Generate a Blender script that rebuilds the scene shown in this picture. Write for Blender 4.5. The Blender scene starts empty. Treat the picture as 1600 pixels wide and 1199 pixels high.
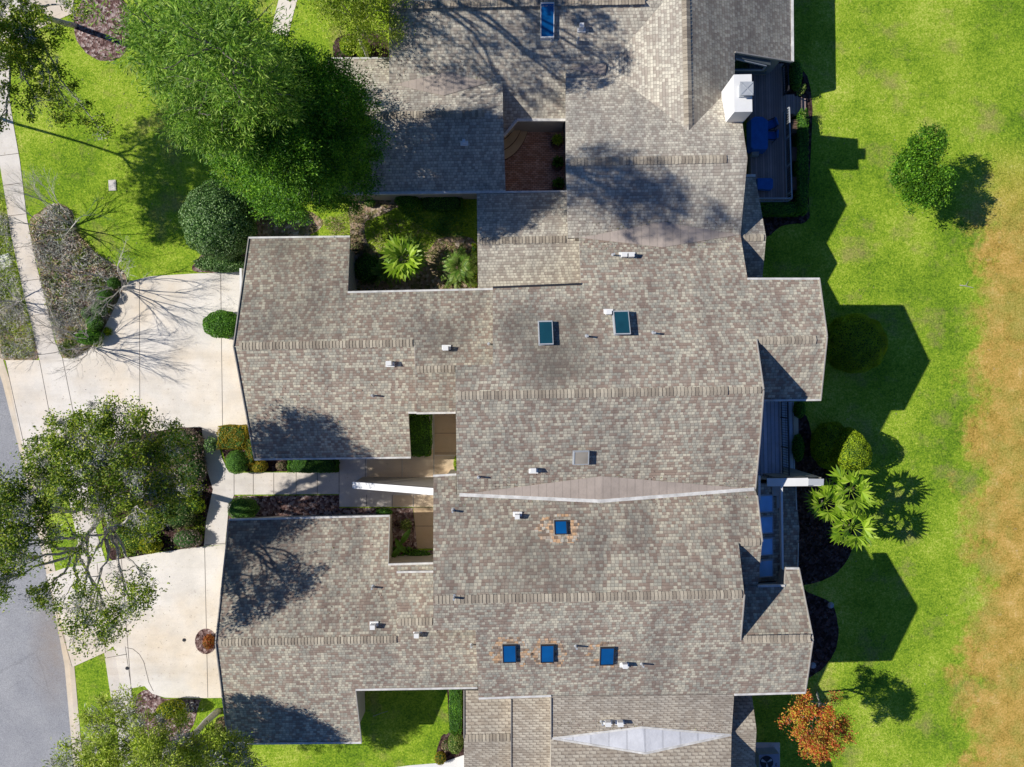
import bpy, math, random
import numpy as np
from mathutils import Vector, Matrix
random.seed(7)
rng = np.random.default_rng(7)
sc = bpy.context.scene
COL = sc.collection
H = 42.0; S = 0.0375; TH = math.radians(1.1)
E1 = (math.cos(TH), math.sin(TH)); E2 = (-math.sin(TH), math.cos(TH))

# ------------------------------------------------------------------ survey helpers
def G(px, py, z=0.0):
    k = S*(H-z)/H
    return Vector(((px-800)*k, -(py-599.5)*k, z))

def line2(p0, p1):            # sloping plane through two parallel level lines (px, py, z)
    a = G(*p0); b = G(*p1)
    da = a.x*E2[0]+a.y*E2[1]; db = b.x*E2[0]+b.y*E2[1]
    m = (b.z-a.z)/(db-da)
    return (a.z-m*da, m*E2[0], m*E2[1])

def down(p0, m, d):           # plane through a point falling with slope m towards d
    a = G(*p0)
    v = {'N': E2, 'S': (-E2[0], -E2[1]), 'E': E1, 'W': (-E1[0], -E1[1])}[d]
    return (a.z+m*(a.x*v[0]+a.y*v[1]), -m*v[0], -m*v[1])

def zat(pl, x, y): return pl[0]+pl[1]*x+pl[2]*y
def on(pl, px, py):
    u = (px-800)*S/H; v = -(py-599.5)*S/H
    k = pl[1]*u+pl[2]*v
    return G(px, py, (pl[0]+k*H)/(1+k))
def colp(px):
    u = (px-800)*S/H
    if abs(u) < 1e-5: u = 1e-5
    return (H, -1/u, 0.0)
def inter(A, B, C):
    M = np.array([[A[1], A[2], -1], [B[1], B[2], -1], [C[1], C[2], -1]])
    r = np.linalg.solve(M, -np.array([A[0], B[0], C[0]]))
    return Vector(r)
def edge(A, B, px): return inter(A, B, colp(px))

# ------------------------------------------------------------------ node helpers
class NT:
    def __init__(s, name):
        s.m = bpy.data.materials.new(name); s.m.use_nodes = True
        s.n = s.m.node_tree.nodes; s.l = s.m.node_tree.links
        s.b = s.n['Principled BSDF']; s.out = s.n['Material Output']
    def new(s, t, **k):
        x = s.n.new(t)
        for a, v in k.items(): setattr(x, a, v)
        return x
    def put(s, sock, v):
        if isinstance(v, bpy.types.NodeSocket): s.l.new(v, sock)
        elif v is not None: sock.default_value = v
    def math(s, op, a, b=None, c=None, clamp=False):
        x = s.new('ShaderNodeMath', operation=op, use_clamp=clamp)
        s.put(x.inputs[0], a); s.put(x.inputs[1], b)
        if c is not None: s.put(x.inputs[2], c)
        return x.outputs[0]
    def noise(s, vec, scale, detail=4, rough=0.6, fac=True):
        x = s.new('ShaderNodeTexNoise'); s.put(x.inputs['Vector'], vec)
        x.inputs['Scale'].default_value = scale; x.inputs['Detail'].default_value = detail
        x.inputs['Roughness'].default_value = rough
        return x.outputs['Fac'] if fac else x.outputs['Color']
    def ramp(s, f, stops, mode='LINEAR'):
        x = s.new('ShaderNodeValToRGB'); r = x.color_ramp; r.interpolation = mode
        while len(r.elements) < len(stops): r.elements.new(0.5)
        for e, (p, c) in zip(r.elements, stops):
            e.position = p; e.color = (c[0], c[1], c[2], 1) if len(c) == 3 else c
        s.put(x.inputs[0], f); return x.outputs[0]
    def mix(s, f, a, b, bt='MIX'):
        x = s.new('ShaderNodeMix', data_type='RGBA', blend_type=bt)
        s.put(x.inputs[0], f)
        for i, v in ((6, a), (7, b)):
            if isinstance(v, (tuple, list)): v = (v[0], v[1], v[2], 1)
            s.put(x.inputs[i], v)
        return x.outputs[2]
    def coord(s, rot=0.0, scale=(1, 1, 1)):
        t = s.new('ShaderNodeTexCoord'); mp = s.new('ShaderNodeMapping')
        s.l.new(t.outputs['Object'], mp.inputs[0])
        mp.inputs['Rotation'].default_value = (0, 0, rot); mp.inputs['Scale'].default_value = scale
        return mp.outputs[0]
    def bump(s, h, strength=0.5, dist=0.05):
        x = s.new('ShaderNodeBump'); s.put(x.inputs['Height'], h)
        x.inputs['Strength'].default_value = strength; x.inputs['Distance'].default_value = dist
        s.l.new(x.outputs[0], s.b.inputs['Normal'])
    def base(s, c, rough=0.8, spec=0.3, metal=0.0):
        if isinstance(c, (tuple, list)): c = (c[0], c[1], c[2], 1)
        s.put(s.b.inputs['Base Color'], c); s.b.inputs['Roughness'].default_value = rough
        s.b.inputs['Specular IOR Level'].default_value = spec; s.b.inputs['Metallic'].default_value = metal
        return s.m

def plain(name, c, rough=0.7, var=0.12, scale=3.0, spec=0.3, metal=0, bump=0.0):
    t = NT(name); v = t.coord()
    f = t.noise(v, scale, 5)
    k = t.ramp(f, [(0.3, [x*(1-var) for x in c]), (0.7, [min(1, x*(1+var)) for x in c])])
    if bump: t.bump(t.noise(v, scale*6, 3), bump, 0.03)
    return t.base(k, rough, spec, metal)

def shingle(name, pal, rot=0.0, row=0.150, tab=0.185, regular=False, stain=0.26, spots=()):
    t = NT(name); v = t.coord(-TH+rot)
    sp = t.new('ShaderNodeSeparateXYZ'); t.l.new(v, sp.inputs[0])
    x, y = sp.outputs[0], sp.outputs[1]
    yy = t.math('DIVIDE', y, row*0.92); r = t.math('FLOOR', yy); fy = t.math('FRACT', yy)
    wn = t.new('ShaderNodeTexWhiteNoise', noise_dimensions='1D'); t.l.new(r, wn.inputs['W'])
    if regular:
        off = t.math('MULTIPLY', t.math('MODULO', r, 2.0), 0.5)
    else:
        off = t.math('MULTIPLY', wn.outputs[0], 9.0)
    def cells(w, o):
        xx = t.math('ADD', t.math('DIVIDE', x, w), t.math('MULTIPLY', off, o))
        c = t.math('FLOOR', xx)
        cx = t.new('ShaderNodeCombineXYZ'); t.l.new(c, cx.inputs[0]); t.l.new(r, cx.inputs[1])
        w2 = t.new('ShaderNodeTexWhiteNoise', noise_dimensions='3D'); t.l.new(cx.outputs[0], w2.inputs['Vector'])
        cx.inputs[2].default_value = w*10
        return w2.outputs[0], t.math('FRACT', xx)
    v1, fx = cells(tab, 1.0); v2, fx2 = cells(tab*1.37, 1.7 if not regular else 1.0)
    val = t.math('ADD', t.math('MULTIPLY', v1, 0.85), t.math('MULTIPLY', v2, 0.15))
    n = len(pal)
    c = t.ramp(val, [(0.22+0.56*i/(n-1), pal[i]) for i in range(n)])
    if regular:
        dash = t.math('MULTIPLY', t.math('LESS_THAN', fx, 0.45), t.math('LESS_THAN', fy, 0.5))
        c = t.mix(t.math('MULTIPLY', dash, 0.35), c, (0.14, 0.09, 0.07))
    # weathering: broad blotches and runs down the slope
    big = t.noise(v, 0.22, 5, 0.65)
    runs = t.noise(t.coord(-TH+rot, (1.3, 0.22, 0.2)), 1.0, 4, 0.6)
    st = t.ramp(t.math('MULTIPLY', t.math('ADD', big, runs), 0.5), [(0.40, (1-stain, 1-stain, 1-stain*0.93)), (0.56, (1.05, 1.04, 1.02))])
    c = t.mix(1.0, c, st, 'MULTIPLY')
    for (sx, sy, sr, sa) in spots:
        vm = t.new('ShaderNodeVectorMath', operation='DISTANCE'); tc = t.new('ShaderNodeTexCoord'); mp2 = t.new('ShaderNodeMapping'); mp2.inputs['Scale'].default_value = (1, 1, 0)
        t.l.new(tc.outputs['Object'], mp2.inputs[0]); t.l.new(mp2.outputs[0], vm.inputs[0]); vm.inputs[1].default_value = (sx, sy, 0)
        k = t.math('SUBTRACT', 1.0, t.math('DIVIDE', vm.outputs['Value'], sr), clamp=True)
        k = t.math('MULTIPLY', k, t.math('MULTIPLY', t.noise(t.coord(-TH, (1.6, .5, .5)), 1.4, 5, 0.75), 2.4), clamp=True)
        c = t.mix(t.math('MULTIPLY', k, sa), c, (0.14, 0.125, 0.105))
    band = t.new('ShaderNodeTexWhiteNoise', noise_dimensions='1D'); t.l.new(t.math('ADD', r, 77.0), band.inputs['W'])
    c = t.mix(1.0, c, t.ramp(band.outputs[0], [(0, (.93, .93, .93)), (1, (1.05, 1.05, 1.05))]), 'MULTIPLY')
    deb = t.ramp(t.noise(v, 2.6, 6, 0.85), [(0.66, (0, 0, 0)), (0.74, (.35, .35, .35))])
    c = t.mix(deb, c, (0.16, 0.13, 0.10))
    grit = t.noise(v, 45, 2, 0.7)
    c = t.mix(1.0, c, t.ramp(grit, [(0.3, (0.78, 0.78, 0.78)), (0.7, (1.2, 1.2, 1.2))]), 'MULTIPLY')
    # butt edge shadow line and tab slots are darkened in colour, and sunk in relief
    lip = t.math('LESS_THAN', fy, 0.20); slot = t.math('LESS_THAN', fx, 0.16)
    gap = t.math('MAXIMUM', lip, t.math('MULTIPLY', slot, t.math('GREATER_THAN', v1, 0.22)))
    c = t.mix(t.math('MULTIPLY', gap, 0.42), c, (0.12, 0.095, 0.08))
    h = t.math('ADD', t.math('MULTIPLY', fy, -0.5), t.math('MULTIPLY', v1, 0.6))
    t.bump(t.math('SUBTRACT', h, t.math('MULTIPLY', gap, 0.7)), 0.55, 0.02)
    return t.base(c, 0.93, 0.15)

PAL = [(0.355, 0.271, 0.214), (0.422, 0.345, 0.275), (0.45, 0.399, 0.319), (0.436, 0.418, 0.34), (0.498, 0.461, 0.369), (0.622, 0.568, 0.439)]
PALN = [(0.421, 0.365, 0.302), (0.485, 0.436, 0.36), (0.54, 0.497, 0.408), (0.586, 0.539, 0.442), (0.669, 0.619, 0.504)]
M = {}
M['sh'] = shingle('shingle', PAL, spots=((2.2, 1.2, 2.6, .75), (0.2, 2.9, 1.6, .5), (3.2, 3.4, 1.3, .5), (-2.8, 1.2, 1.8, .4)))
M['shg'] = shingle('shingle_weathered', [tuple(c*0.90 for c in k) for k in PAL], stain=0.34, spots=((-12.6, 7.6, 2.6, .5), (-11.5, 3.5, 3, .35), (-3.4, 2.2, 1.5, .5), (-13.8, -9.0, 4, .4), (1.2, -8.2, 3.2, .45)))
M['shA'] = shingle('shingle_pale', PALN, stain=0.25)
M['shAv'] = shingle('shingle_pale_turned', PALN, rot=math.pi/2, stain=0.2)
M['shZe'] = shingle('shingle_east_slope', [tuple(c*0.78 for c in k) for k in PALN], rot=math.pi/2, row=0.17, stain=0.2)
M['shD'] = shingle('shingle_regular', [(0.42, 0.36, 0.285), (0.48, 0.42, 0.335), (0.53, 0.47, 0.38), (0.57, 0.51, 0.41)], regular=True, tab=0.36, row=0.155, stain=0.15)
M['shN'] = shingle('shingle_new_orange', [(0.26, 0.19, 0.14), (0.58, 0.36, 0.20), (0.78, 0.50, 0.28), (0.46, 0.40, 0.33), (0.72, 0.44, 0.24), (0.60, 0.55, 0.46)], stain=0.1)
M['fascia'] = plain('fascia_paint', (0.40, 0.37, 0.33), 0.6)
M['gutter'] = plain('white_gutter', (0.66, 0.64, 0.60), 0.45, 0.25, 2.5)
M['stucco'] = plain('stucco', (0.50, 0.45, 0.37), 0.9, 0.08, 2, bump=0.4)
M['siding'] = plain('siding', (0.30, 0.30, 0.28), 0.8, 0.08, 2)
M['white'] = plain('white_paint', (0.80, 0.79, 0.76), 0.7, 0.04, 2)
M['membrane'] = None
M['dark'] = plain('dark_metal', (0.03, 0.03, 0.035), 0.5)
M['grey'] = plain('grey_metal', (0.42, 0.44, 0.46), 0.4, 0.1)
M['bluecl'] = plain('blue_canvas', (0.03, 0.14, 0.42), 0.85, 0.15, 3)
M['fenceg'] = plain('greenish_frame', (0.13, 0.15, 0.15), 0.5)
M['wood'] = plain('brown_wood', (0.16, 0.10, 0.07), 0.8, 0.2)
M['terra'] = plain('terracotta', (0.12, 0.06, 0.04), 0.8, 0.2)
M['bark'] = plain('bark', (0.19, 0.165, 0.14), 0.95, 0.35, 4, bump=0.6)
M['barkg'] = plain('pale_bark', (0.50, 0.46, 0.41), 0.95, 0.3, 4, bump=0.5)

def cap_mat(name, a, b):
    t = NT(name); g = t.new('ShaderNodeNewGeometry')
    c = t.ramp(g.outputs['Random Per Island'], [(0, a), (1, b)])
    c = t.mix(1.0, c, t.ramp(t.noise(t.coord(), 40, 2), [(0.3, (.75, .75, .75)), (0.7, (1.2, 1.2, 1.2))]), 'MULTIPLY')
    return t.base(c, 0.92, 0.15)
M['cap'] = cap_mat('ridge_cap_shingle', (0.27, 0.225, 0.175), (0.52, 0.455, 0.35))

def glass(name, c, rough=0.06):
    t = NT(name); v = t.coord()
    k = t.ramp(t.noise(v, 0.7, 2), [(0.3, [x*0.7 for x in c]), (0.7, [x*1.25 for x in c])])
    t.base(k, rough, 0.8); t.b.inputs['Coat Weight'].default_value = 0.6; t.b.inputs['Coat Roughness'].default_value = 0.03
    return t.m
M['glb'] = glass('sky_painted_glass', (0.003, 0.09, 0.28)); M['glt'] = glass('teal_glass', (0.012, 0.075, 0.10))  # sky reflection put into the base colour of the skylight glass
M['glp'] = glass('light_blue_glass', (0.26, 0.54, 0.86)); M['glk'] = glass('dark_green_glass', (0.008, 0.02, 0.018))
M['dome'] = glass('smoked_dome', (0.34, 0.30, 0.24), 0.25)

def lawn_mat():
    t = NT('lawn'); v = t.coord()
    sp = t.new('ShaderNodeSeparateXYZ'); t.l.new(v, sp.inputs[0])
    blades = t.noise(v, 9.0, 5, 0.9); tuft = t.noise(v, 3.6, 5, 0.7); patch = t.noise(v, 0.30, 6, 0.65); wide = t.noise(v, 0.09, 4, 0.6)
    f = t.math('ADD', t.math('MULTIPLY', blades, 0.95), t.math('ADD', t.math('MULTIPLY', tuft, 0.35), t.math('MULTIPLY', patch, 0.42)))
    f = t.math('ADD', f, t.math('MULTIPLY', wide, 0.25))
    f = t.math('SUBTRACT', f, 0.20)
    c = t.ramp(f, [(0.56, (0.05, 0.10, 0.012)), (0.70, (0.175, 0.32, 0.020)), (0.82, (0.385, 0.54, 0.034)), (0.97, (0.78, 0.80, 0.18))])
    # thin, straw-coloured spots
    dry = t.ramp(t.noise(v, 0.42, 6, 0.7), [(0.53, (0, 0, 0)), (0.68, (1, 1, 1))])
    c = t.mix(t.math('MULTIPLY', dry, 0.62), c, t.ramp(blades, [(0.35, (0.22, 0.17, 0.06)), (0.65, (0.60, 0.50, 0.20))]))
    # the dormant strip at the eastern edge
    wob = t.math('MULTIPLY', t.math('SUBTRACT', t.noise(v, 0.22, 7, 0.78), 0.5), 10.0)
    tilt = t.math('MULTIPLY', sp.outputs[1], -0.015)
    ex = t.math('ADD', t.math('ADD', sp.outputs[0], wob), tilt)
    e = t.math('MULTIPLY', t.math('SUBTRACT', ex, 26.6), 0.8, clamp=True)
    e = t.math('MULTIPLY', e, t.math('MULTIPLY', t.math('SUBTRACT', 14.5, sp.outputs[1]), 0.18, clamp=True))
    dd = t.ramp(t.math('ADD', t.math('MULTIPLY', blades, 0.6), t.math('MULTIPLY', t.noise(v, 0.9, 5, 0.7), 0.4)),
                [(0.38, (0.22, 0.15, 0.03)), (0.46, (0.56, 0.35, 0.07)), (0.55, (0.83, 0.52, 0.15)), (0.66, (0.95, 0.75, 0.40))])
    spk = t.ramp(t.noise(v, 1.6, 6, 0.8), [(0.60, (0, 0, 0)), (0.72, (1, 1, 1))])
    dd = t.mix(t.math('MULTIPLY', spk, 0.5), dd, (0.80, 0.70, 0.60))
    dd = t.mix(t.ramp(t.noise(v, 0.35, 5, 0.7), [(0.46, (0, 0, 0)), (0.62, (.65, .65, .65))]), dd, t.ramp(blades, [(0.4, (0.24, 0.26, 0.03)), (0.6, (0.62, 0.58, 0.14))]))
    c = t.mix(t.math('MULTIPLY', e, 0.93), c, dd)
    t.bump(t.math('ADD', blades, t.math('MULTIPLY', tuft, 0.5)), 0.8, 0.12)
    return t.base(c, 0.95, 0.1)
M['lawn'] = lawn_mat()

def concrete(name, c, sc_=1.0, dirt=0.16):
    t = NT(name); v = t.coord()
    a = t.ramp(t.noise(v, 0.5*sc_, 6, 0.65), [(0.35, [x*(1-dirt) for x in c]), (0.6, c)])
    st = t.ramp(t.noise(v, 0.16, 4, 0.6), [(0.45, (1, 1, 1)), (0.68, (0.99, 0.90, 0.77))])
    a = t.mix(1.0, a, st, 'MULTIPLY')
    g = t.noise(v, 26, 3, 0.7)
    a = t.mix(1.0, a, t.ramp(g, [(0.3, (0.90, 0.90, 0.90)), (0.7, (1.06, 1.06, 1.06))]), 'MULTIPLY')
    sp = t.ramp(t.noise(v, 5, 2, 0.5), [(0.66, (1, 1, 1)), (0.76, (0.82, 0.80, 0.76))])
    a = t.mix(1.0, a, sp, 'MULTIPLY')
    wm = t.ramp(t.noise(t.coord(0.02, (0.12, 1.1, 1)), 1.0, 4, 0.6), [(0.50, (1, 1, 1)), (0.72, (0.90, 0.885, 0.86))])
    a = t.mix(1.0, a, wm, 'MULTIPLY')
    oil = t.ramp(t.noise(v, 1.1, 3, 0.6), [(0.70, (1, 1, 1)), (0.80, (0.78, 0.76, 0.73))])
    a = t.mix(1.0, a, oil, 'MULTIPLY')
    t.bump(g, 0.2, 0.01)
    return t.base(a, 0.9, 0.2)
M['conc'] = concrete('pale_concrete', (0.90, 0.83, 0.735))
M['conc2'] = concrete('sidewalk_concrete', (0.82, 0.755, 0.68))
M['tan'] = concrete('tan_concrete', (0.60, 0.45, 0.29))
M['tanl'] = concrete('step_concrete', (0.72, 0.55, 0.36))
M['curb'] = concrete('curb_concrete', (0.74, 0.65, 0.53))

def asphalt():
    t = NT('asphalt'); v = t.coord()
    g = t.noise(v, 22, 4, 0.8)
    a = t.ramp(g, [(0.34, (0.24, 0.24, 0.25)), (0.66, (0.48, 0.48, 0.49))])
    a = t.mix(1.0, a, t.ramp(t.noise(v, 0.35, 5, 0.6), [(0.35, (0.85, 0.85, 0.87)), (0.65, (1.1, 1.09, 1.07))]), 'MULTIPLY')
    vo = t.new('ShaderNodeTexVoronoi', feature='DISTANCE_TO_EDGE'); 
    nz = t.mix(0.25, v, t.noise(v, 1.2, 4, 0.6, fac=False)); t.l.new(nz, vo.inputs['Vector']); vo.inputs['Scale'].default_value = 0.28
    cr = t.math('LESS_THAN', vo.outputs['Distance'], 0.004)
    a = t.mix(t.math('MULTIPLY', cr, 0.16), a, (0.10, 0.10, 0.10))
    stn = t.new('ShaderNodeVectorMath', operation='DISTANCE'); t.l.new(t.coord(0, (1, .38, 0)), stn.inputs[0]); stn.inputs[1].default_value = (-26.9, -15.2*.38, 0)
    kk = t.math('MULTIPLY', t.math('SUBTRACT', 1.0, t.math('DIVIDE', stn.outputs['Value'], 1.7), clamp=True), t.math('MULTIPLY', t.noise(v, 1.5, 5, .7), 1.5))
    a = t.mix(t.math('MULTIPLY', kk, .6, clamp=True), a, (0.36, 0.27, 0.19))
    t.bump(g, 0.4, 0.02)
    return t.base(a, 0.9, 0.2)
M['asph'] = asphalt()

def mulch(name, cols, scale=9.0):
    t = NT(name); v = t.coord()
    vo = t.new('ShaderNodeTexVoronoi'); t.l.new(t.mix(0.12, v, t.noise(v, 9, 3, 0.6, fac=False)), vo.inputs['Vector']); vo.inputs['Scale'].default_value = scale
    w = t.new('ShaderNodeSeparateColor'); t.l.new(vo.outputs['Color'], w.inputs[0])
    n = len(cols)
    c = t.ramp(w.outputs[0], [(i/(n-1), cols[i]) for i in range(n)])
    c = t.mix(1.0, c, t.ramp(t.noise(v, 0.7, 4), [(0.35, (.7, .7, .7)), (0.65, (1.15, 1.15, 1.15))]), 'MULTIPLY')
    t.bump(t.math('ADD', vo.outputs['Distance'], w.outputs[1]), 0.9, 0.05)
    return t.base(c, 0.95, 0.1)
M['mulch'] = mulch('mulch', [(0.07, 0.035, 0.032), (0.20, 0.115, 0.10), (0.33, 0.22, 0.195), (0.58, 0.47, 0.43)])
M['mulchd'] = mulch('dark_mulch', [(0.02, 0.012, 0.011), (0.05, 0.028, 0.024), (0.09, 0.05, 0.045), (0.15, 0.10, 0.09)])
M['litter'] = mulch('leaf_litter', [(0.15, 0.14, 0.05), (0.30, 0.25, 0.13), (0.42, 0.28, 0.20), (0.60, 0.50, 0.38)], 7)

def boards(name, c, w, axis=0, rough=0.7, va=0.2, gp=0.25):
    t = NT(name); v = t.coord(-TH); sp = t.new('ShaderNodeSeparateXYZ'); t.l.new(v, sp.inputs[0])
    x = t.math('DIVIDE', sp.outputs[axis], w); f = t.math('FRACT', x)
    wn = t.new('ShaderNodeTexWhiteNoise', noise_dimensions='1D'); t.l.new(t.math('FLOOR', x), wn.inputs['W'])
    k = t.ramp(wn.outputs[0], [(0, [q*(1-va) for q in c]), (1, [q*(1+va) for q in c])])
    g = t.math('LESS_THAN', f, 0.1)
    k = t.mix(g, k, [q*gp for q in c])
    k = t.mix(1.0, k, t.ramp(t.noise(v, 0.9, 5, .7), [(0.35, (.86, .86, .86)), (0.65, (1.08, 1.08, 1.08))]), 'MULTIPLY')
    t.bump(t.math('SUBTRACT', t.noise(v, 8, 3), g), 0.5, 0.02)
    return t.base(k, rough, 0.3)
M['membrane'] = boards('lapped_membrane', (0.43, 0.36, 0.305), 0.40, 0, 0.85, 0.04, 0.84)
M['membw'] = boards('white_membrane', (0.64, 0.64, 0.66), 0.92, 0, 0.55, 0.05, 0.82)
M['deckA'] = boards('dark_deck_boards', (0.36, 0.27, 0.24), 0.14)
M['deckB'] = boards('blue_grey_deck_boards', (0.56, 0.62, 0.74), 0.21)
M['lap'] = boards('lap_siding', (0.36, 0.35, 0.32), 0.2, 2)

def brickpave():
    t = NT('brick_paving'); v = t.coord(-TH)
    b = t.new('ShaderNodeTexBrick'); t.l.new(v, b.inputs['Vector'])
    b.inputs['Scale'].default_value = 1.0; b.inputs['Brick Width'].default_value = 0.22; b.inputs['Row Height'].default_value = 0.11
    b.inputs['Mortar Size'].default_value = 0.008
    b.inputs['Color1'].default_value = (0.46, 0.24, 0.17, 1); b.inputs['Color2'].default_value = (0.70, 0.45, 0.36, 1)
    b.inputs['Mortar'].default_value = (0.07, 0.05, 0.04, 1)
    c = t.mix(1.0, b.outputs[0], t.ramp(t.noise(v, 0.8, 5), [(0.35, (.75, .75, .75)), (0.65, (1.15, 1.15, 1.15))]), 'MULTIPLY')
    return t.base(c, 0.9, 0.2)
M['pave'] = brickpave()

def leafm(name, cols, trans=0.38, rough=0.55):
    t = NT(name); g = t.new('ShaderNodeNewGeometry')
    n = len(cols)
    c = t.ramp(g.outputs['Random Per Island'], [(i/(n-1), cols[i]) for i in range(n)])
    c = t.mix(1.0, c, t.ramp(t.noise(t.coord(), 0.9, 4, 0.6), [(0.34, (.62, .66, .6)), (0.62, (1.25, 1.2, 1.15))]), 'MULTIPLY')
    t.base(c, rough, 0.35)
    tr = t.new('ShaderNodeBsdfTranslucent'); t.l.new(c, tr.inputs[0])
    mx = t.new('ShaderNodeMixShader'); mx.inputs[0].default_value = trans
    t.l.new(t.b.outputs[0], mx.inputs[1]); t.l.new(tr.outputs[0], mx.inputs[2]); t.l.new(mx.outputs[0], t.out.inputs[0])
    return t.m
L = {}
L['dense'] = leafm('dense_leaf', [(0.03, 0.10, 0.008), (0.08, 0.24, 0.012), (0.16, 0.38, 0.02), (0.34, 0.62, 0.045)], .4)
L['feather'] = leafm('feathery_leaf', [(0.05, 0.13, 0.010), (0.13, 0.30, 0.02), (0.26, 0.47, 0.035), (0.50, 0.68, 0.13)], .4)
L['oak'] = leafm('oak_leaf', [(0.05, 0.12, 0.010), (0.15, 0.27, 0.018), (0.32, 0.44, 0.028), (0.62, 0.68, 0.09)], .4)
L['oakd'] = leafm('dull_oak_leaf', [(0.06, 0.105, 0.03), (0.135, 0.21, 0.045), (0.24, 0.3, 0.09), (0.45, 0.465, 0.24)])
L['olive'] = leafm('olive_leaf', [(0.13, 0.20, 0.015), (0.32, 0.45, 0.03), (0.52, 0.66, 0.06), (0.75, 0.80, 0.22)], .4)
L['lime'] = leafm('lime_leaf', [(0.201, 0.316, 0.015), (0.374, 0.517, 0.022), (0.517, 0.661, 0.029)])
L['yellow'] = leafm('yellow_leaf', [(0.20, 0.26, 0.01), (0.38, 0.42, 0.012), (0.60, 0.58, 0.02)])
L['gloss'] = leafm('glossy_leaf', [(0.03, 0.09, 0.02), (0.09, 0.20, 0.04), (0.20, 0.35, 0.09), (0.42, 0.58, 0.28)], 0.2, 0.5)
L['holly'] = leafm('clipped_leaf', [(0.084, 0.216, 0.028), (0.156, 0.336, 0.044), (0.24, 0.48, 0.072)])
L['hedge'] = leafm('hedge_leaf', [(0.055, 0.182, 0.019), (0.128, 0.328, 0.027), (0.255, 0.51, 0.055)])
L['varieg'] = leafm('variegated_leaf', [(0.06, 0.15, 0.02), (0.15, 0.26, 0.04), (0.30, 0.40, 0.08), (0.65, 0.68, 0.28)])
L['copper'] = leafm('copper_leaf', [(0.14, 0.196, 0.014), (0.42, 0.364, 0.028), (0.588, 0.364, 0.042), (0.336, 0.392, 0.028)])
L['grayleaf'] = leafm('grey_leaf', [(0.28, 0.27, 0.23), (0.46, 0.45, 0.41), (0.66, 0.65, 0.60)], 0.1)
L['plum'] = leafm('plum_leaf', [(0.106, 0.064, 0.064), (0.255, 0.17, 0.128), (0.425, 0.297, 0.191), (0.297, 0.319, 0.106)], 0.15)
L['autumn'] = leafm('autumn_leaf', [(0.50, 0.06, 0.03), (0.72, 0.16, 0.07), (0.80, 0.36, 0.08), (0.78, 0.62, 0.08), (0.35, 0.45, 0.04)])
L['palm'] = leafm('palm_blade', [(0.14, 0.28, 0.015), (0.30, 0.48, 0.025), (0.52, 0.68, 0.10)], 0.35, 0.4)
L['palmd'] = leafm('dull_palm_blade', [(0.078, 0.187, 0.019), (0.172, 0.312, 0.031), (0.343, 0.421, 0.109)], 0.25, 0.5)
L['liriope'] = leafm('border_grass', [(0.14, 0.24, 0.04), (0.30, 0.40, 0.08), (0.52, 0.40, 0.22), (0.66, 0.48, 0.38)], 0.2)
L['mauve'] = leafm('mauve_leaf', [(0.20, 0.13, 0.11), (0.36, 0.25, 0.22), (0.50, 0.40, 0.36), (0.32, 0.34, 0.12)], 0.2)
L['red'] = leafm('red_leaf', [(0.28, 0.05, 0.02), (0.50, 0.15, 0.03), (0.30, 0.20, 0.04)], 0.2)
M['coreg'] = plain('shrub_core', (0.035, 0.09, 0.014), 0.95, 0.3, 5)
M['twig'] = plain('grey_twigs', (0.52, 0.48, 0.43), 0.9, 0.25, 5)

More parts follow.
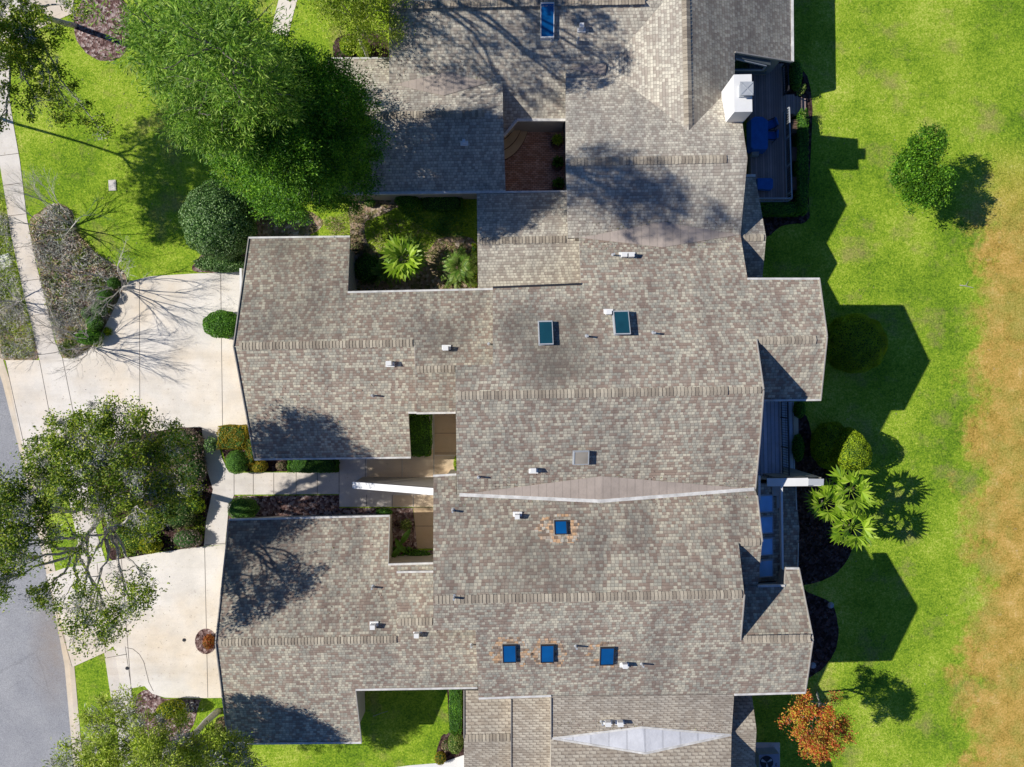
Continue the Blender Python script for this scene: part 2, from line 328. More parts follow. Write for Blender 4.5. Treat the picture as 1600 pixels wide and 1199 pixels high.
# ------------------------------------------------------------------ object helpers
def tag(o, label=None, cat=None, group=None, kind=None):
    if label: o['label'] = label
    if cat: o['category'] = cat
    if group: o['group'] = group
    if kind: o['kind'] = kind
    return o
def thing(name, label, cat, loc=(0, 0, 0), group=None):
    o = bpy.data.objects.new(name, None); COL.objects.link(o); o.location = loc; o.empty_display_size = 0.3
    o['_w'] = 1; del o['_w']
    return tag(o, label, cat, group)
def adopt(o, parent):
    if parent is not None:
        o.parent = parent
        t = Vector((0, 0, 0)); q = parent
        while q is not None:
            if q.type == 'EMPTY': t += q.location
            q = q.parent
        if parent.type == 'EMPTY':
            o.matrix_parent_inverse = Matrix.Translation(-t)
    return o
class MB:
    def __init__(s): s.v = []; s.f = []; s.m = []
    def add(s, vs, fs, mi=0):
        b = len(s.v); s.v += [tuple(q) for q in vs]
        for f in fs: s.f.append(tuple(b+i for i in f)); s.m.append(mi)
    def box(s, x0, x1, y0, y1, z0, z1, mi=0, rot=0.0):
        cx, cy = (x0+x1)/2, (y0+y1)/2; c, sn = math.cos(rot), math.sin(rot)
        vs = []
        for z in (z0, z1):
            for x, y in ((x0, y0), (x1, y0), (x1, y1), (x0, y1)):
                dx, dy = x-cx, y-cy; vs.append((cx+dx*c-dy*sn, cy+dx*sn+dy*c, z))
        s.add(vs, [(3, 2, 1, 0), (4, 5, 6, 7), (0, 1, 5, 4), (1, 2, 6, 5), (2, 3, 7, 6), (3, 0, 4, 7)], mi)
    def slab(s, top, th, mi=0, ms=None):     # polygon with vertical thickness
        n = len(top); a = area(top)
        if a < 0: top = top[::-1]
        bot = [Vector((p[0], p[1], p[2]-th)) for p in top]
        b = len(s.v); s.v += [tuple(p) for p in top]+[tuple(p) for p in bot]
        s.f.append(tuple(b+i for i in range(n))); s.m.append(mi)
        s.f.append(tuple(b+n+i for i in reversed(range(n)))); s.m.append(mi if ms is None else ms)
        for i in range(n):
            j = (i+1) % n
            s.f.append((b+i, b+n+i, b+n+j, b+j)); s.m.append(mi if ms is None else ms)
    def prism(s, top, z0, mi=0):             # polygon top down to level z0
        n = len(top)
        if area(top) < 0: top = top[::-1]
        b = len(s.v); s.v += [tuple(p) for p in top]+[(p[0], p[1], z0) for p in top]
        s.f.append(tuple(b+i for i in range(n))); s.m.append(mi)
        for i in range(n):
            j = (i+1) % n
            s.f.append((b+i, b+n+i, b+n+j, b+j)); s.m.append(mi)
    def bar(s, a, b, w, h, mi=0):            # rectangular bar between two points
        a = Vector(a); b = Vector(b); d = (b-a).normalized()
        sd = d.cross(Vector((0, 0, 1)))
        if sd.length < 1e-4: sd = Vector((1, 0, 0))
        sd.normalize(); up = sd.cross(d)
        o = [sd*sx*w/2+up*sz*h/2 for sx, sz in ((-1, -1), (1, -1), (1, 1), (-1, 1))]
        s.add([a+q for q in o]+[b+q for q in o], [(0, 1, 2, 3), (7, 6, 5, 4), (0, 4, 5, 1), (1, 5, 6, 2), (2, 6, 7, 3), (3, 7, 4, 0)], mi)
    def tube(s, pts, rad, n=6, mi=0):
        pts = [Vector(p) for p in pts]; b = len(s.v)
        for i, p in enumerate(pts):
            d = (pts[min(i+1, len(pts)-1)]-pts[max(i-1, 0)])
            if d.length < 1e-6: d = Vector((0, 0, 1))
            d.normalize()
            u = d.orthogonal().normalized() if i == 0 else (u-d*u.dot(d)).normalized()
            w = d.cross(u)
            for k in range(n):
                a = 2*math.pi*k/n; s.v.append(tuple(p+(u*math.cos(a)+w*math.sin(a))*rad[i]))
        for i in range(len(pts)-1):
            for k in range(n):
                k2 = (k+1) % n
                s.f.append((b+i*n+k, b+i*n+k2, b+(i+1)*n+k2, b+(i+1)*n+k)); s.m.append(mi)
        s.f.append(tuple(b+k for k in reversed(range(n)))); s.m.append(mi)
        s.f.append(tuple(b+(len(pts)-1)*n+k for k in range(n))); s.m.append(mi)
    def disc(s, c, r, z0, z1, n=24, mi=0, r2=None):
        r2 = r if r2 is None else r2
        vs = [(c[0]+r*math.cos(2*math.pi*k/n), c[1]+r*math.sin(2*math.pi*k/n), z0) for k in range(n)]
        vs += [(c[0]+r2*math.cos(2*math.pi*k/n), c[1]+r2*math.sin(2*math.pi*k/n), z1) for k in range(n)]
        s.add(vs, [tuple(range(n))[::-1], tuple(range(n, 2*n))]+[(k, (k+1) % n, n+(k+1) % n, n+k) for k in range(n)], mi)
    def build(s, name, mats, parent=None, smooth=False):
        me = bpy.data.meshes.new(name); me.from_pydata(s.v, [], s.f)
        if not isinstance(mats, (list, tuple)): mats = [mats]
        for m in mats: me.materials.append(m)
        me.polygons.foreach_set('material_index', s.m)
        if smooth: me.polygons.foreach_set('use_smooth', [True]*len(s.f))
        me.update(); o = bpy.data.objects.new(name, me); COL.objects.link(o)
        return adopt(o, parent)
def area(p):
    return 0.5*sum(p[i][0]*p[(i+1) % len(p)][1]-p[(i+1) % len(p)][0]*p[i][1] for i in range(len(p)))

def inset(poly, ins, pl, drop):
    pts = [Vector((p[0], p[1])) for p in poly]; n = len(pts)
    if area(poly) < 0:
        pts = pts[::-1]; ins = [ins[(n-2-i) % n] for i in range(n)]
    res = []
    for i in range(n):
        a, b, c = pts[i-1], pts[i], pts[(i+1) % n]; d0, d1 = ins[i-1], ins[i]
        e0 = (b-a).normalized(); e1 = (c-b).normalized()
        n0 = Vector((-e0.y, e0.x)); n1 = Vector((-e1.y, e1.x)); cr = e0.x*e1.y-e0.y*e1.x
        if abs(cr) < 0.08: q = b+n0*max(d0, d1)
        else:
            p0 = a+n0*d0; p1 = b+n1*d1; w = p1-p0
            t = (w.x*e1.y-w.y*e1.x)/cr; q = p0+e0*t
        res.append(Vector((q.x, q.y, zat(pl, q.x, q.y)-drop)))
    return res

def roof(parent, name, pl, poly, ext, mat, wallmat='stucco', th=0.16, walls=True, z0=0.0, gap=0.38):
    pts = [p if isinstance(p, Vector) else on(pl, *p) for p in poly]
    mb = MB(); mb.slab(pts, th, 0, 1); o = mb.build(name, [mat, M['fascia']], parent)
    assert len(ext) == len(pts), (name, len(ext), len(pts))
    if walls:
        ins = [gap if c == '1' else 0.0 for c in ext]
        w = MB(); w.prism(inset(pts, ins, pl, th-0.004), z0); w.build('wall', M[wallmat], parent)
    return pts

def strip(pl, a, b, w=0.13, h=0.10, lift=0.03):
    A = a if isinstance(a, Vector) else on(pl, *a); B = b if isinstance(b, Vector) else on(pl, *b)
    m = MB(); d = Vector((0, 0, lift)); m.bar(A+d, B+d, w, h); return m
def gutter(parent, pl, a, b, w=0.14, name='gutter', mat=None):
    return strip(pl, a, b, w*.68, 0.12, 0.0).build(name, mat or M['gutter'], parent)
def ridge_caps(parent, N, Sp, px0, px1, w=0.19, step=0.17, name='ridge_cap', mat=None):
    a = edge(N, Sp, px0); b = edge(N, Sp, px1); d = b-a; n = max(2, int(d.length/step)); mb = MB()
    v = Vector((d.x, d.y, 0)).normalized(); s = Vector((-v.y, v.x, 0))
    for i in range(n):
        p = a+d*(i/n)+v*random.uniform(-.01, .01); q = a+d*((i+1.0)/n)-v*0.022
        ww = w*random.uniform(0.95, 1.05); l0, l1 = 0.035, 0.055
        A = [Vector((0, 0, 0))]*0
        vs = []
        for base, lf in ((p, l0), (q, l1)):
            for side in (1, 0, -1):
                x = base+s*side*ww
                z = base.z+lf if side == 0 else zat(N if side == 1 else Sp, x.x, x.y)+lf
                vs.append((x.x, x.y, z))
        # close the butt end
        vs += [(vs[3][0], vs[3][1], vs[3][2]-0.05), (vs[4][0], vs[4][1], vs[4][2]-0.05), (vs[5][0], vs[5][1], vs[5][2]-0.05)]
        mb.add(vs, [(1, 4, 3, 0), (2, 5, 4, 1), (3, 4, 7, 6), (4, 5, 8, 7)])
    return mb.build(name, mat or M['cap'], parent)
def rect_on(pl, px, py, w, h, lift=0.0):      # rectangle on a slope centred at a survey point, w and h in survey pixels
    c = on(pl, px, py); k = S*(H-c.z)/H
    return [Vector((c.x+E1[0]*a*w*k/2+E2[0]*b*h*k/2, c.y+E1[1]*a*w*k/2+E2[1]*b*h*k/2, 0)) for a, b in ((-1, -1), (1, -1), (1, 1), (-1, 1))], c
def lifted(pts, pl, z): return [Vector((p.x, p.y, zat(pl, p.x, p.y)+z)) for p in pts]
def shrink(pts, t):
    c = sum(pts, Vector((0, 0, 0)))/len(pts)
    return [c+(p-c)*(1-t/max((p-c).length, 1e-3)) for p in pts]
def skylight(parent, pl, px, py, w, h, gl='glb', rise=0.18, frame='dark'):
    r, c = rect_on(pl, px, py, w, h)
    o = MB(); outer = lifted(r, pl, rise); inner = lifted(shrink(r, 0.065), pl, rise)
    base = lifted(r, pl, -0.05); n = 4
    vs = outer+inner+base+lifted(shrink(r, 0.065), pl, rise-0.05)
    fs = [(i, (i+1) % 4, 4+(i+1) % 4, 4+i) for i in range(4)]+[(i, 8+i, 8+(i+1) % 4, (i+1) % 4)[::1] for i in range(4)]+[(4+i, 4+(i+1) % 4, 12+(i+1) % 4, 12+i) for i in range(4)]
    o.add(vs, fs); root = o.build('skylight', M[frame], parent)
    g = MB(); g.slab(lifted(shrink(r, 0.06), pl, rise-0.02), 0.02); g.build('glass', M[gl], root)
    f = MB(); q = lifted(shrink(r, -0.04), pl, 0.016); f.slab(q, 0.01); f.build('flashing', M['grey' if frame != 'dark' else 'fascia'], root)
    return root
def box_vent(parent, pl, px, py, w=10, h=8, hh=0.40):
    r, c = rect_on(pl, px, py, w, h); m = MB()
    top = [Vector((p.x, p.y, c.z+hh)) for p in shrink(r, 0.03)]; top[0].z += 0.0
    m.slab(top, hh+0.12); m.box(c.x-w*.0055-.16, c.x+w*.0055+.19, c.y-.19, c.y+.19, c.z-.1, zat(pl, c.x, c.y)+0.02, 0)
    return m.build('roof_vent', M['white'], parent)
def pipe_vent(parent, pl, px, py, hh=0.42, r=0.05):
    c = on(pl, px, py); m = MB(); m.disc((c.x, c.y), r, c.z-.05, c.z+hh, 10); m.disc((c.x, c.y), r*2.4, c.z-.05, c.z+.05, 12, r2=r*1.1)
    return m.build('vent_pipe', M['grey'], parent)
def cricket(parent, A, B, l, r, t, b, mat, planes=None):
    # low saddle between two slopes: its ends lie in the valley, its middle rests on both slopes
    Lp = edge(A, B, l); Rp = edge(A, B, r); T = on(A, *t); Bt = on(B, *b); z = Vector((0, 0, 0.03))
    m = MB(); m.add([Lp+z, Rp+z, T+z, Bt+z], [(0, 3, 2), (1, 2, 3)]); m.add([Lp+z*.2, Rp+z*.2, T-z*.5, Bt-z*.5], [(0, 1, 2), (0, 3, 1)])
    return m.build('valley_cricket', mat, parent), (Lp+z, Rp+z, T+z, Bt+z)

# ------------------------------------------------------------------ roof planes, unit by unit
R_B = (1193, 609.5, 8.5); V_AB = (1160, 367, 4.87); V_BC = (1180, 764, 6.15)
R_C = (1163, 929, 8.5); V_CD = (1143, 1148, 4.9); R_A = (1168, 247.5, 6.4); V_ZA = (950, 106, 4.0); R_Z = (800, 7, 5.25)
BN = line2(R_B, V_AB); BS = line2(R_B, V_BC); CN = line2(R_C, V_BC); CS = line2(R_C, V_CD)
AS = line2(R_A, V_AB); AN = line2(R_A, V_ZA); ZS = line2(V_ZA, R_Z); ZN = down(R_Z, 0.45, 'N')
ZW = down((1075.5, 180, 5.7), 0.44, 'W'); ZE = down((1075.5, 180, 5.7), 0.44, 'E')
vga = on(ZS, 700, 131); R_GA = (700, 178, 4.4)
GAN = line2(R_GA, (700, 131, vga.z)); GAS = line2(R_GA, (790, 300, 2.9))
BWS = line2((1292, 526, 7.5), (1282, 625, 6.0))
R_GB = (365, 541.5, 5.0); GBN = line2(R_GB, (389, 372, 2.9)); GBS = line2(R_GB, (398, 717, 2.9))
KBN = (GBN[0]+.03, GBN[1], GBN[2]); R_KB = (680, 577, on(KBN, 680, 577).z); KBS = line2(R_KB, (680, 645.5, 3.95))
R_SB = (815, 375, 4.2); SBN = line2(R_SB, (815, 301, 2.9)); SBS = line2(R_SB, (827, 448, 3.25))
R_GC = (337, 1005, 5.0); GCN = line2(R_GC, (358, 812, 2.9)); GCS = line2(R_GC, (357, 1161, 2.9))
R_KC = (650, 972, 5.02); KCN = line2(R_KC, (650, 894, 4.05)); KCS = line2(R_KC, (650, 1040, 4.5))
CWN = line2((1270, 998, 7.46), (1248, 888, 6.05)); R_CU = on(CN, 1191, 847)
CUS = down((1191, 847, R_CU.z), 0.44, 'S')
DV = down(V_CD, -0.45, 'S')
R_SD = (760, 1154, 4.2); SDN = line2(R_SD, (760, 1086, 3.35)); SDS = down(R_SD, 0.42, 'S')
DP = down((830, 1092, 4.75), 0.12, 'S')
R_LA = (1197, 371, 4.74); LAN = line2(R_LA, (1180, 275, 3.05)); LAS = line2(R_LA, (1191, 435, 3.8))
R_LD = (1182, 1141, 4.74); LDN = line2(R_LD, (1174, 1085, 3.8)); LDS = down(R_LD, 0.45, 'S')

# ================================================================== UNIT Z (north)
uz = thing('townhouse', 'townhouse at the top edge with a long ridge running straight up the photo', 'townhouse', (3, 19, 0))
P1 = inter(ZS, ZW, AN); P2 = inter(ZS, ZN, ZW); P3 = inter(AN, ZW, ZE)
roof(uz, 'roof', ZS, [edge(ZS, ZN, 608), edge(ZS, GAN, 608), edge(ZS, GAN, 785), (787, 213), (808, 188), (884, 188), edge(ZS, AN, 884), P1, P2], '101110000', M['shA'])
roof(uz, 'roof', ZN, [edge(ZS, ZN, 608), P2, edge(ZN, ZW, 1035), (1035, -190), (608, -190)], '00111', M['shA'])
ztop = on(ZE, 1236, -140); zr_top = inter(ZW, ZE, (-(ztop.y)*1000, 0, 1000.0)) if False else None
rz0 = inter(ZW, ZE, down((1075, -140, 5.7), 1000.0, 'N'))
wz0 = Vector((rz0.x-3.2, rz0.y, 0)); wz0.z = zat(ZW, wz0.x, wz0.y)
q = edge(ZN, ZW, 1035)
roof(uz, 'roof', ZW, [rz0, P3, P1, P2, q, wz0], '000011', M['shAv'])
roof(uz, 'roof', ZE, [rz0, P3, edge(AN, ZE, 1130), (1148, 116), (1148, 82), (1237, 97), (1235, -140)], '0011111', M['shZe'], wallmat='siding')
ridge_caps(uz, ZS, ZN, 610, 1008)
# long N-S ridge caps
def ns_caps(parent, a, b, W_, E_):
    d = b-a; n = int(d.length/0.19); mb = MB(); v = d.normalized(); s = Vector((-v.y, v.x, 0)).normalized()
    for i in range(n):
        p = a+d*(i/n); q2 = a+d*((i+1)/n)-v*0.02; vs = []
        for base, lf in ((p, .05), (q2, .03)):
            for side in (1, 0, -1):
                x = base+s*side*0.21
                z = base.z+lf if side == 0 else min(zat(W_, x.x, x.y), zat(E_, x.x, x.y))+lf
                vs.append((x.x, x.y, z))
        mb.add(vs, [(0, 3, 4, 1), (1, 4, 5, 2)])
    return mb.build('ridge_cap', M['cap'], parent)
ns_caps(uz, rz0, P3-(P3-rz0).normalized()*0.3, ZW, ZE)
gutter(uz, ZE, (1236.5, -140), (1238, 97), 0.2)
gutter(uz, ZE, (1148, 82), (1237, 97), 0.1, 'rake_trim', M['fascia'])
gutter(uz, ZS, (808, 188), (884, 188), 0.2); gutter(uz, ZS, (787, 213), (808, 188), 0.2)
skylight(uz, ZS, 855, 35, 21, 45, 'glb', 0.22, 'white')
box_vent(uz, ZS, 908, 45, 8, 8); pipe_vent(uz, ZS, 903, 65); pipe_vent(uz, ZS, 862, 62, 0.2)
cricket(uz, ZS, GAN, 615, 762, (700, 112), (693, 150), M['membrane'])
# window bay of the east wing under the rake, facing the deck
bL = on(ZE, 1149, 83); bR = on(ZE, 1206, 92); yW = bL.y-0.12
def zr(x): return zat(ZE, x, yW)-.19
wn = MB(); xa, xb = bL.x-.2, bR.x
wn.add([(xa, yW, 2.35), (xb, yW, 2.35), (xb, yW, zr(xb)), (xa, yW, zr(xa)), (xa, yW+.6, 2.35), (xb, yW+.6, 2.35), (xb, yW+.6, zr(xb)), (xa, yW+.6, zr(xa))], [(0, 1, 2, 3), (7, 6, 5, 4), (0, 4, 5, 1), (1, 5, 6, 2), (2, 6, 7, 3), (3, 7, 4, 0)])
wn.box(xa, xb+.1, yW-.08, yW+.6, 2.25, 2.35); bay = wn.build('window_bay', M['fenceg'], uz)
fr = MB(); x1, x2, zb = xa+.32, xb-.25, 2.75
fr.bar((x1, yW-.03, zb), (x2, yW-.03, zb), .06, .1); fr.bar((x1, yW-.03, zb), (x1, yW-.03, zr(x1)-.12), .1, .06); fr.bar((x2, yW-.03, zb), (x2, yW-.03, zr(x2)-.12), .1, .06); fr.bar((x1, yW-.03, zr(x1)-.12), (x2, yW-.03, zr(x2)-.12), .06, .1)
fr.build('frame', M['grey'], bay)
gg = MB(); gg.add([(x1, yW-.01, zb), (x2, yW-.01, zb), (x2, yW-.01, zr(x2)-.12), (x1, yW-.01, zr(x1)-.12)], [(0, 1, 2, 3)]); gg.build('glass', M['glk'], bay)

# ================================================================== UNIT A
ua = thing('townhouse', 'townhouse with the white chimney, the brick courtyard and a garage roof in shade', 'townhouse', (2, 11, 0))
roof(ua, 'roof', AN, [edge(AN, AS, 884), (884, 188), edge(ZS, AN, 884), P1, P3, edge(AN, ZE, 1130), (1150, 155), (1160, 192), (1163, 215), edge(AN, AS, 1168)], '1000001110', M['shA'])
roof(ua, 'roof', AS, [edge(AN, AS, 884), edge(AN, AS, 1168), edge(AS, BN, 1157), edge(AS, BN, 888)], '0101', M['shA'])
ridge_caps(ua, AN, AS, 892, 1136, 0.2)
roof(ua, 'garage_roof', GAN, [edge(GAN, GAS, 499), edge(GAN, GAS, 786), edge(ZS, GAN, 785), edge(ZS, GAN, 608), (608, 92), (510, 92)], '010111', M['shA'])
roof(ua, 'garage_roof', GAS, [edge(GAN, GAS, 499), edge(GAN, GAS, 786), (790, 300), (510, 304)], '0111', M['shA'])
ridge_caps(ua, GAN, GAS, 560, 758, 0.19)
gutter(ua, GAN, (510, 92), (608, 91.5), 0.12); gutter(ua, GAS, (510, 303.5), (790, 300), 0.2)
box_vent(ua, GAS, 725, 222, 6, 7, 0.15)
cricket(ua, ZS, AN, 886, 948, (947, 99), (945, 119), M['membrane'])
# low rear roof between A and B
roof(ua, 'rear_roof', LAN, [edge(LAN, LAS, 1145), edge(LAN, LAS, 1197), (1180, 275), (1150, 275)], '0110', M['shA'])
roof(ua, 'rear_roof', LAS, [edge(LAN, LAS, 1145), edge(LAN, LAS, 1197), (1191, 437), (1150, 440)], '0100', M['shA'])
ridge_caps(ua, LAN, LAS, 1160, 1194, 0.18)
gutter(ua, LAN, (1165, 275), (1180, 275), 0.2)
# chimney: plain white chase with a metal cap
ch0 = G(1147, 116.5, 6.9); ch1 = G(1175, 175, 6.9)
m = MB(); m.box(ch0.x, ch1.x, ch1.y, ch0.y, 0.0, 6.9, 0, TH); chm = m.build('chimney', M['white'], ua)
cc = G(1166, 139.5, 7.2); m = MB(); m.box(cc.x-.27, cc.x+.27, cc.y-.30, cc.y+.30, 6.9, 7.02); m.box(cc.x-.22, cc.x+.22, cc.y-.24, cc.y+.24, 7.02, 7.24); m.box(cc.x-.32, cc.x+.32, cc.y-.33, cc.y+.33, 7.24, 7.29)
m.bar((cc.x-.28, cc.y-.28, 7.30), (cc.x+.28, cc.y+.28, 7.30), .03, .03); m.bar((cc.x-.28, cc.y+.28, 7.305), (cc.x+.28, cc.y-.28, 7.305), .03, .03)
m.build('chimney_cap', M['grey'], chm)

# ================================================================== UNIT B
ub = thing('townhouse', 'middle townhouse with two framed skylights, a domed skylight and an upper deck', 'townhouse', (2, 1, 0))
wing_r = inter(BN, BWS, colp(1182))
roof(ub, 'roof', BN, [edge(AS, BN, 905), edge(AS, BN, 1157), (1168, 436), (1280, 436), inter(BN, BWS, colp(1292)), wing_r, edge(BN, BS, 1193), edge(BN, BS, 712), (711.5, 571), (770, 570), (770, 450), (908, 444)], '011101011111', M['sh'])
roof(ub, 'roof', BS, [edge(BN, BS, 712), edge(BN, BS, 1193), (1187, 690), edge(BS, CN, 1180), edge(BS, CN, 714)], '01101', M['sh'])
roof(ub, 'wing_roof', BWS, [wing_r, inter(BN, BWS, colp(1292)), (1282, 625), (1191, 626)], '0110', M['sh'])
ridge_caps(ub, BN, BS, 716, 1138, 0.2); ridge_caps(ub, BN, BS, 1140, 1190, 0.16)
ridge_caps(ub, BN, BWS, 1186, 1276, 0.19)
roof(ub, 'garage_roof', GBN, [edge(GBN, GBS, 365), (389, 372), (547, 370), (543.5, 457), (771, 452), (771, 513), (648, 513), edge(GBN, GBS, 648)], '11110000', M['shg'])
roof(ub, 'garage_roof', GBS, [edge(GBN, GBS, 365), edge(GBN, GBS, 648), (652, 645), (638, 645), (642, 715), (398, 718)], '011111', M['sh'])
ridge_caps(ub, GBN, GBS, 374, 645, 0.19)
roof(ub, 'link_roof', KBN, [edge(KBN, KBS, 649), edge(KBN, KBS, 771), (771, 511), (648, 511)], '0000', M['shg'])
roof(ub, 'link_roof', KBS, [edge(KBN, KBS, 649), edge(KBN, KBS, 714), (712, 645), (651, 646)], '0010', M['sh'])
ridge_caps(ub, KBN, KBS, 651, 711, 0.18)
roof(ub, 'front_wing_roof', SBN, [edge(SBN, SBS, 746), edge(SBN, SBS, 887), (887, 300), (745, 302)], '0011', M['shA'])
roof(ub, 'front_wing_roof', SBS, [edge(SBN, SBS, 746), edge(SBN, SBS, 908), (910, 450), (747, 452)], '0001', M['shA'])
ridge_caps(ub, SBN, SBS, 749, 884, 0.19)
for pl, a, b in ((GBN, (389, 372), (547, 370)), (GBN, (543.5, 457), (770, 452)), (GBS, (398, 718), (642, 715)), (GBS, (638, 645), (652, 645)), (KBS, (651, 646), (712, 645)),
                 (BN, (1168, 436), (1280, 436)), (BWS, (1193, 626), (1282, 625)), (SBN, (745, 301), (887, 299.5)), (BN, (770, 449.5), (908, 444))):
    gutter(ub, pl, a, b, 0.15, mat=M['dark'] if b == (908, 444) else None)
for pl, a, b in ((GBN, (365, 541.5), (389, 372)), (GBS, (365, 541.5), (398, 718)), (GBS, (652, 645), (648, 540)), (BWS, (1292, 526), (1282, 625)), (BN, (1292, 526), (1280, 436)), (BN, (1182, 531), (1193, 609)), (BS, (1193, 610), (1187, 690)), (BS, (1187, 690), (1180, 764))):
    gutter(ub, pl, a, b, 0.07, 'rake_trim', M['fascia'])
skylight(ub, BN, 852.5, 520.5, 22, 38, 'glt', 0.28, 'grey'); skylight(ub, BN, 970, 505, 24, 38, 'glt', 0.38, 'grey'); skylight(ub, BS, 907.5, 715, 24, 22, 'dome', 0.30, 'grey')
for pl, x, y in ((GBS, 609, 568), (KBN, 697, 545), (BN, 974, 400), (BN, 985, 400), (BN, 950, 489), (BS, 833, 734)): box_vent(ub, pl, x, y)
for pl, x, y in ((GBS, 583, 618), (BN, 958, 399), (BN, 917, 526), (BN, 1021, 521), (BS, 748, 745), (KBN, 764, 538)): pipe_vent(ub, pl, x, y)
_, cA = cricket(ub, AS, BN, 906, 1155, (1035, 347), (1035, 387), M['membrane'])
_, cB = cricket(ub, BS, CN, 718, 1178, (940, 744), (938, 783), M['membrane'])
m = MB()
for a, b in ((cB[0], cB[3]), (cB[3], cB[1])): m.bar(a+Vector((0, 0, .02)), b+Vector((0, 0, .02)), 0.17, 0.05)
m.build('valley_flashing', M['gutter'], ub)

# ================================================================== UNIT C
uc = thing('townhouse', 'townhouse with four small blue skylights ringed by orange patch shingles', 'townhouse', (2, -9, 0))
cu_r = inter(CN, CUS, colp(1154))
roof(uc, 'roof', CN, [(677, 743.5), (713, 741.5), edge(BS, CN, 713), edge(BS, CN, 1180), (1183, 775), inter(CN, CUS, colp(1191)), cu_r, edge(CN, CS, 1163), edge(CN, CS, 677)], '1001101' '01', M['shg'])
cw_r = inter(CS, CWN, colp(1157))
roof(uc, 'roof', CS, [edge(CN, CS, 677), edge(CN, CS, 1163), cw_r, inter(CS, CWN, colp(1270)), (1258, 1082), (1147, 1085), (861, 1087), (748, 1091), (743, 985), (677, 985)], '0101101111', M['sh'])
roof(uc, 'wing_roof', CWN, [cw_r, inter(CS, CWN, colp(1270)), (1248, 888), (1228, 888), (1226, 915), (1160, 917)], '011110', M['shg'])
roof(uc, 'rear_roof', CUS, [cu_r, inter(CN, CUS, colp(1191)), (1184, 919), (1160, 925)], '0100', M['shg'])
ridge_caps(uc, CN, CS, 680, 1160, 0.2); ridge_caps(uc, CS, CWN, 1162, 1266, 0.19); ridge_caps(uc, CN, CUS, 1158, 1188, 0.18)
roof(uc, 'garage_roof', GCN, [edge(GCN, GCS, 337), (358, 812), (609, 806), (607, 882), (680, 880), (680, 955), (750, 953), edge(GCN, GCS, 750)], '11110000', M['shg'])
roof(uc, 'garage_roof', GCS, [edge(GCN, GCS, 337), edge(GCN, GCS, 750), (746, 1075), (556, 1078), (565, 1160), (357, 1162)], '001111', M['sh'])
ridge_caps(uc, GCN, GCS, 342, 620, 0.19)
roof(uc, 'link_roof', KCN, [edge(KCN, KCS, 620), edge(KCN, KCS, 682), (682, 894), (620, 894)], '0000', M['sh'], th=0.25, walls=False)
roof(uc, 'link_roof', KCS, [edge(KCN, KCS, 620), edge(KCN, KCS, 682), (682, 1002), (620, 1002)], '0000', M['sh'], th=0.25, walls=False)
ridge_caps(uc, KCN, KCS, 622, 676, 0.18)
for pl, a, b in ((GCN, (358, 812), (609, 806)), (GCN, (607, 882), (677, 880)), (KCN, (620, 894), (677, 893)), (GCS, (357, 1162), (565, 1160)), (GCS, (556, 1077.5), (746, 1074.5)),
                 (CS, (748, 1091), (861, 1087)), (CS, (1147, 1085), (1258, 1082)), (CN, (677, 743.5), (713, 741.5)), (CWN, (1228, 888), (1248, 888)), (CWN, (1184, 916), (1226, 915))):
    gutter(uc, pl, a, b, 0.15)
for pl, a, b in ((GCN, (337, 1005), (358, 812)), (GCS, (337, 1005), (357, 1162)), (CS, (1270, 998), (1258, 1082)), (CWN, (1270, 998), (1248, 888)), (CN, (1183, 775), (1191, 847)), (CS, (1163, 929), (1157, 1000)), (GCS, (565, 1160), (556, 1078)), (GCN, (609, 806), (607, 882))):
    gutter(uc, pl, a, b, 0.07, 'rake_trim', M['fascia'])
for pl, x, y, w, h in ((CN, 876, 823.5, 20, 20), (CS, 796, 1020.5, 21, 33), (CS, 855, 1020.5, 21, 33), (CS, 948, 1024.5, 22, 33)): skylight(uc, pl, x, y, w, h, 'glb', 0.16)
def patch(parent, pl, px, py, w, h, dens):
    # courses of newer shingles laid in round a skylight, of uneven length
    m = MB(); k = 4.6; n = int(h/k)
    for i in range(n):
        yy = py-h/2+i*k; x = px-w/2+random.uniform(0, w*0.12)
        f = 1-abs(i-n/2)/(n/2)*0.45
        x = px-w*f/2
        while x < px+w*f/2:
            ln = random.uniform(8, 22)
            if random.random() < dens and (abs(x-px) > 4 or i % 4 == 0 or True): m.slab([on(pl, x, yy)+Vector((0, 0, .012)), on(pl, min(x+ln, px+w*f/2+4), yy)+Vector((0, 0, .012)), on(pl, min(x+ln, px+w*f/2+4), yy+k-.3)+Vector((0, 0, .012)), on(pl, x, yy+k-.3)+Vector((0, 0, .012))], 0.01)
            x += ln+random.choice((0.2, 0.2, 5))
    m.build('shingle_patch', M['shN'], parent)
patch(uc, CN, 871, 826, 74, 46, 0.85); patch(uc, CS, 796, 1021, 66, 50, 0.85); patch(uc, CS, 856, 1020, 52, 46, 0.8); patch(uc, CS, 940, 1023, 58, 42, 0.5)
for pl, x, y in ((CN, 808, 806), (GCN, 584, 977), (KCS, 652, 990), (CS, 975, 1037)): box_vent(uc, pl, x, y, 9, 8)
for pl, x, y in ((CN, 708, 798), (GCN, 583, 917), (GCS, 737, 1007), (CS, 900, 1009), (CS, 1003, 1037), (CN, 710, 933)): pipe_vent(uc, pl, x, y)
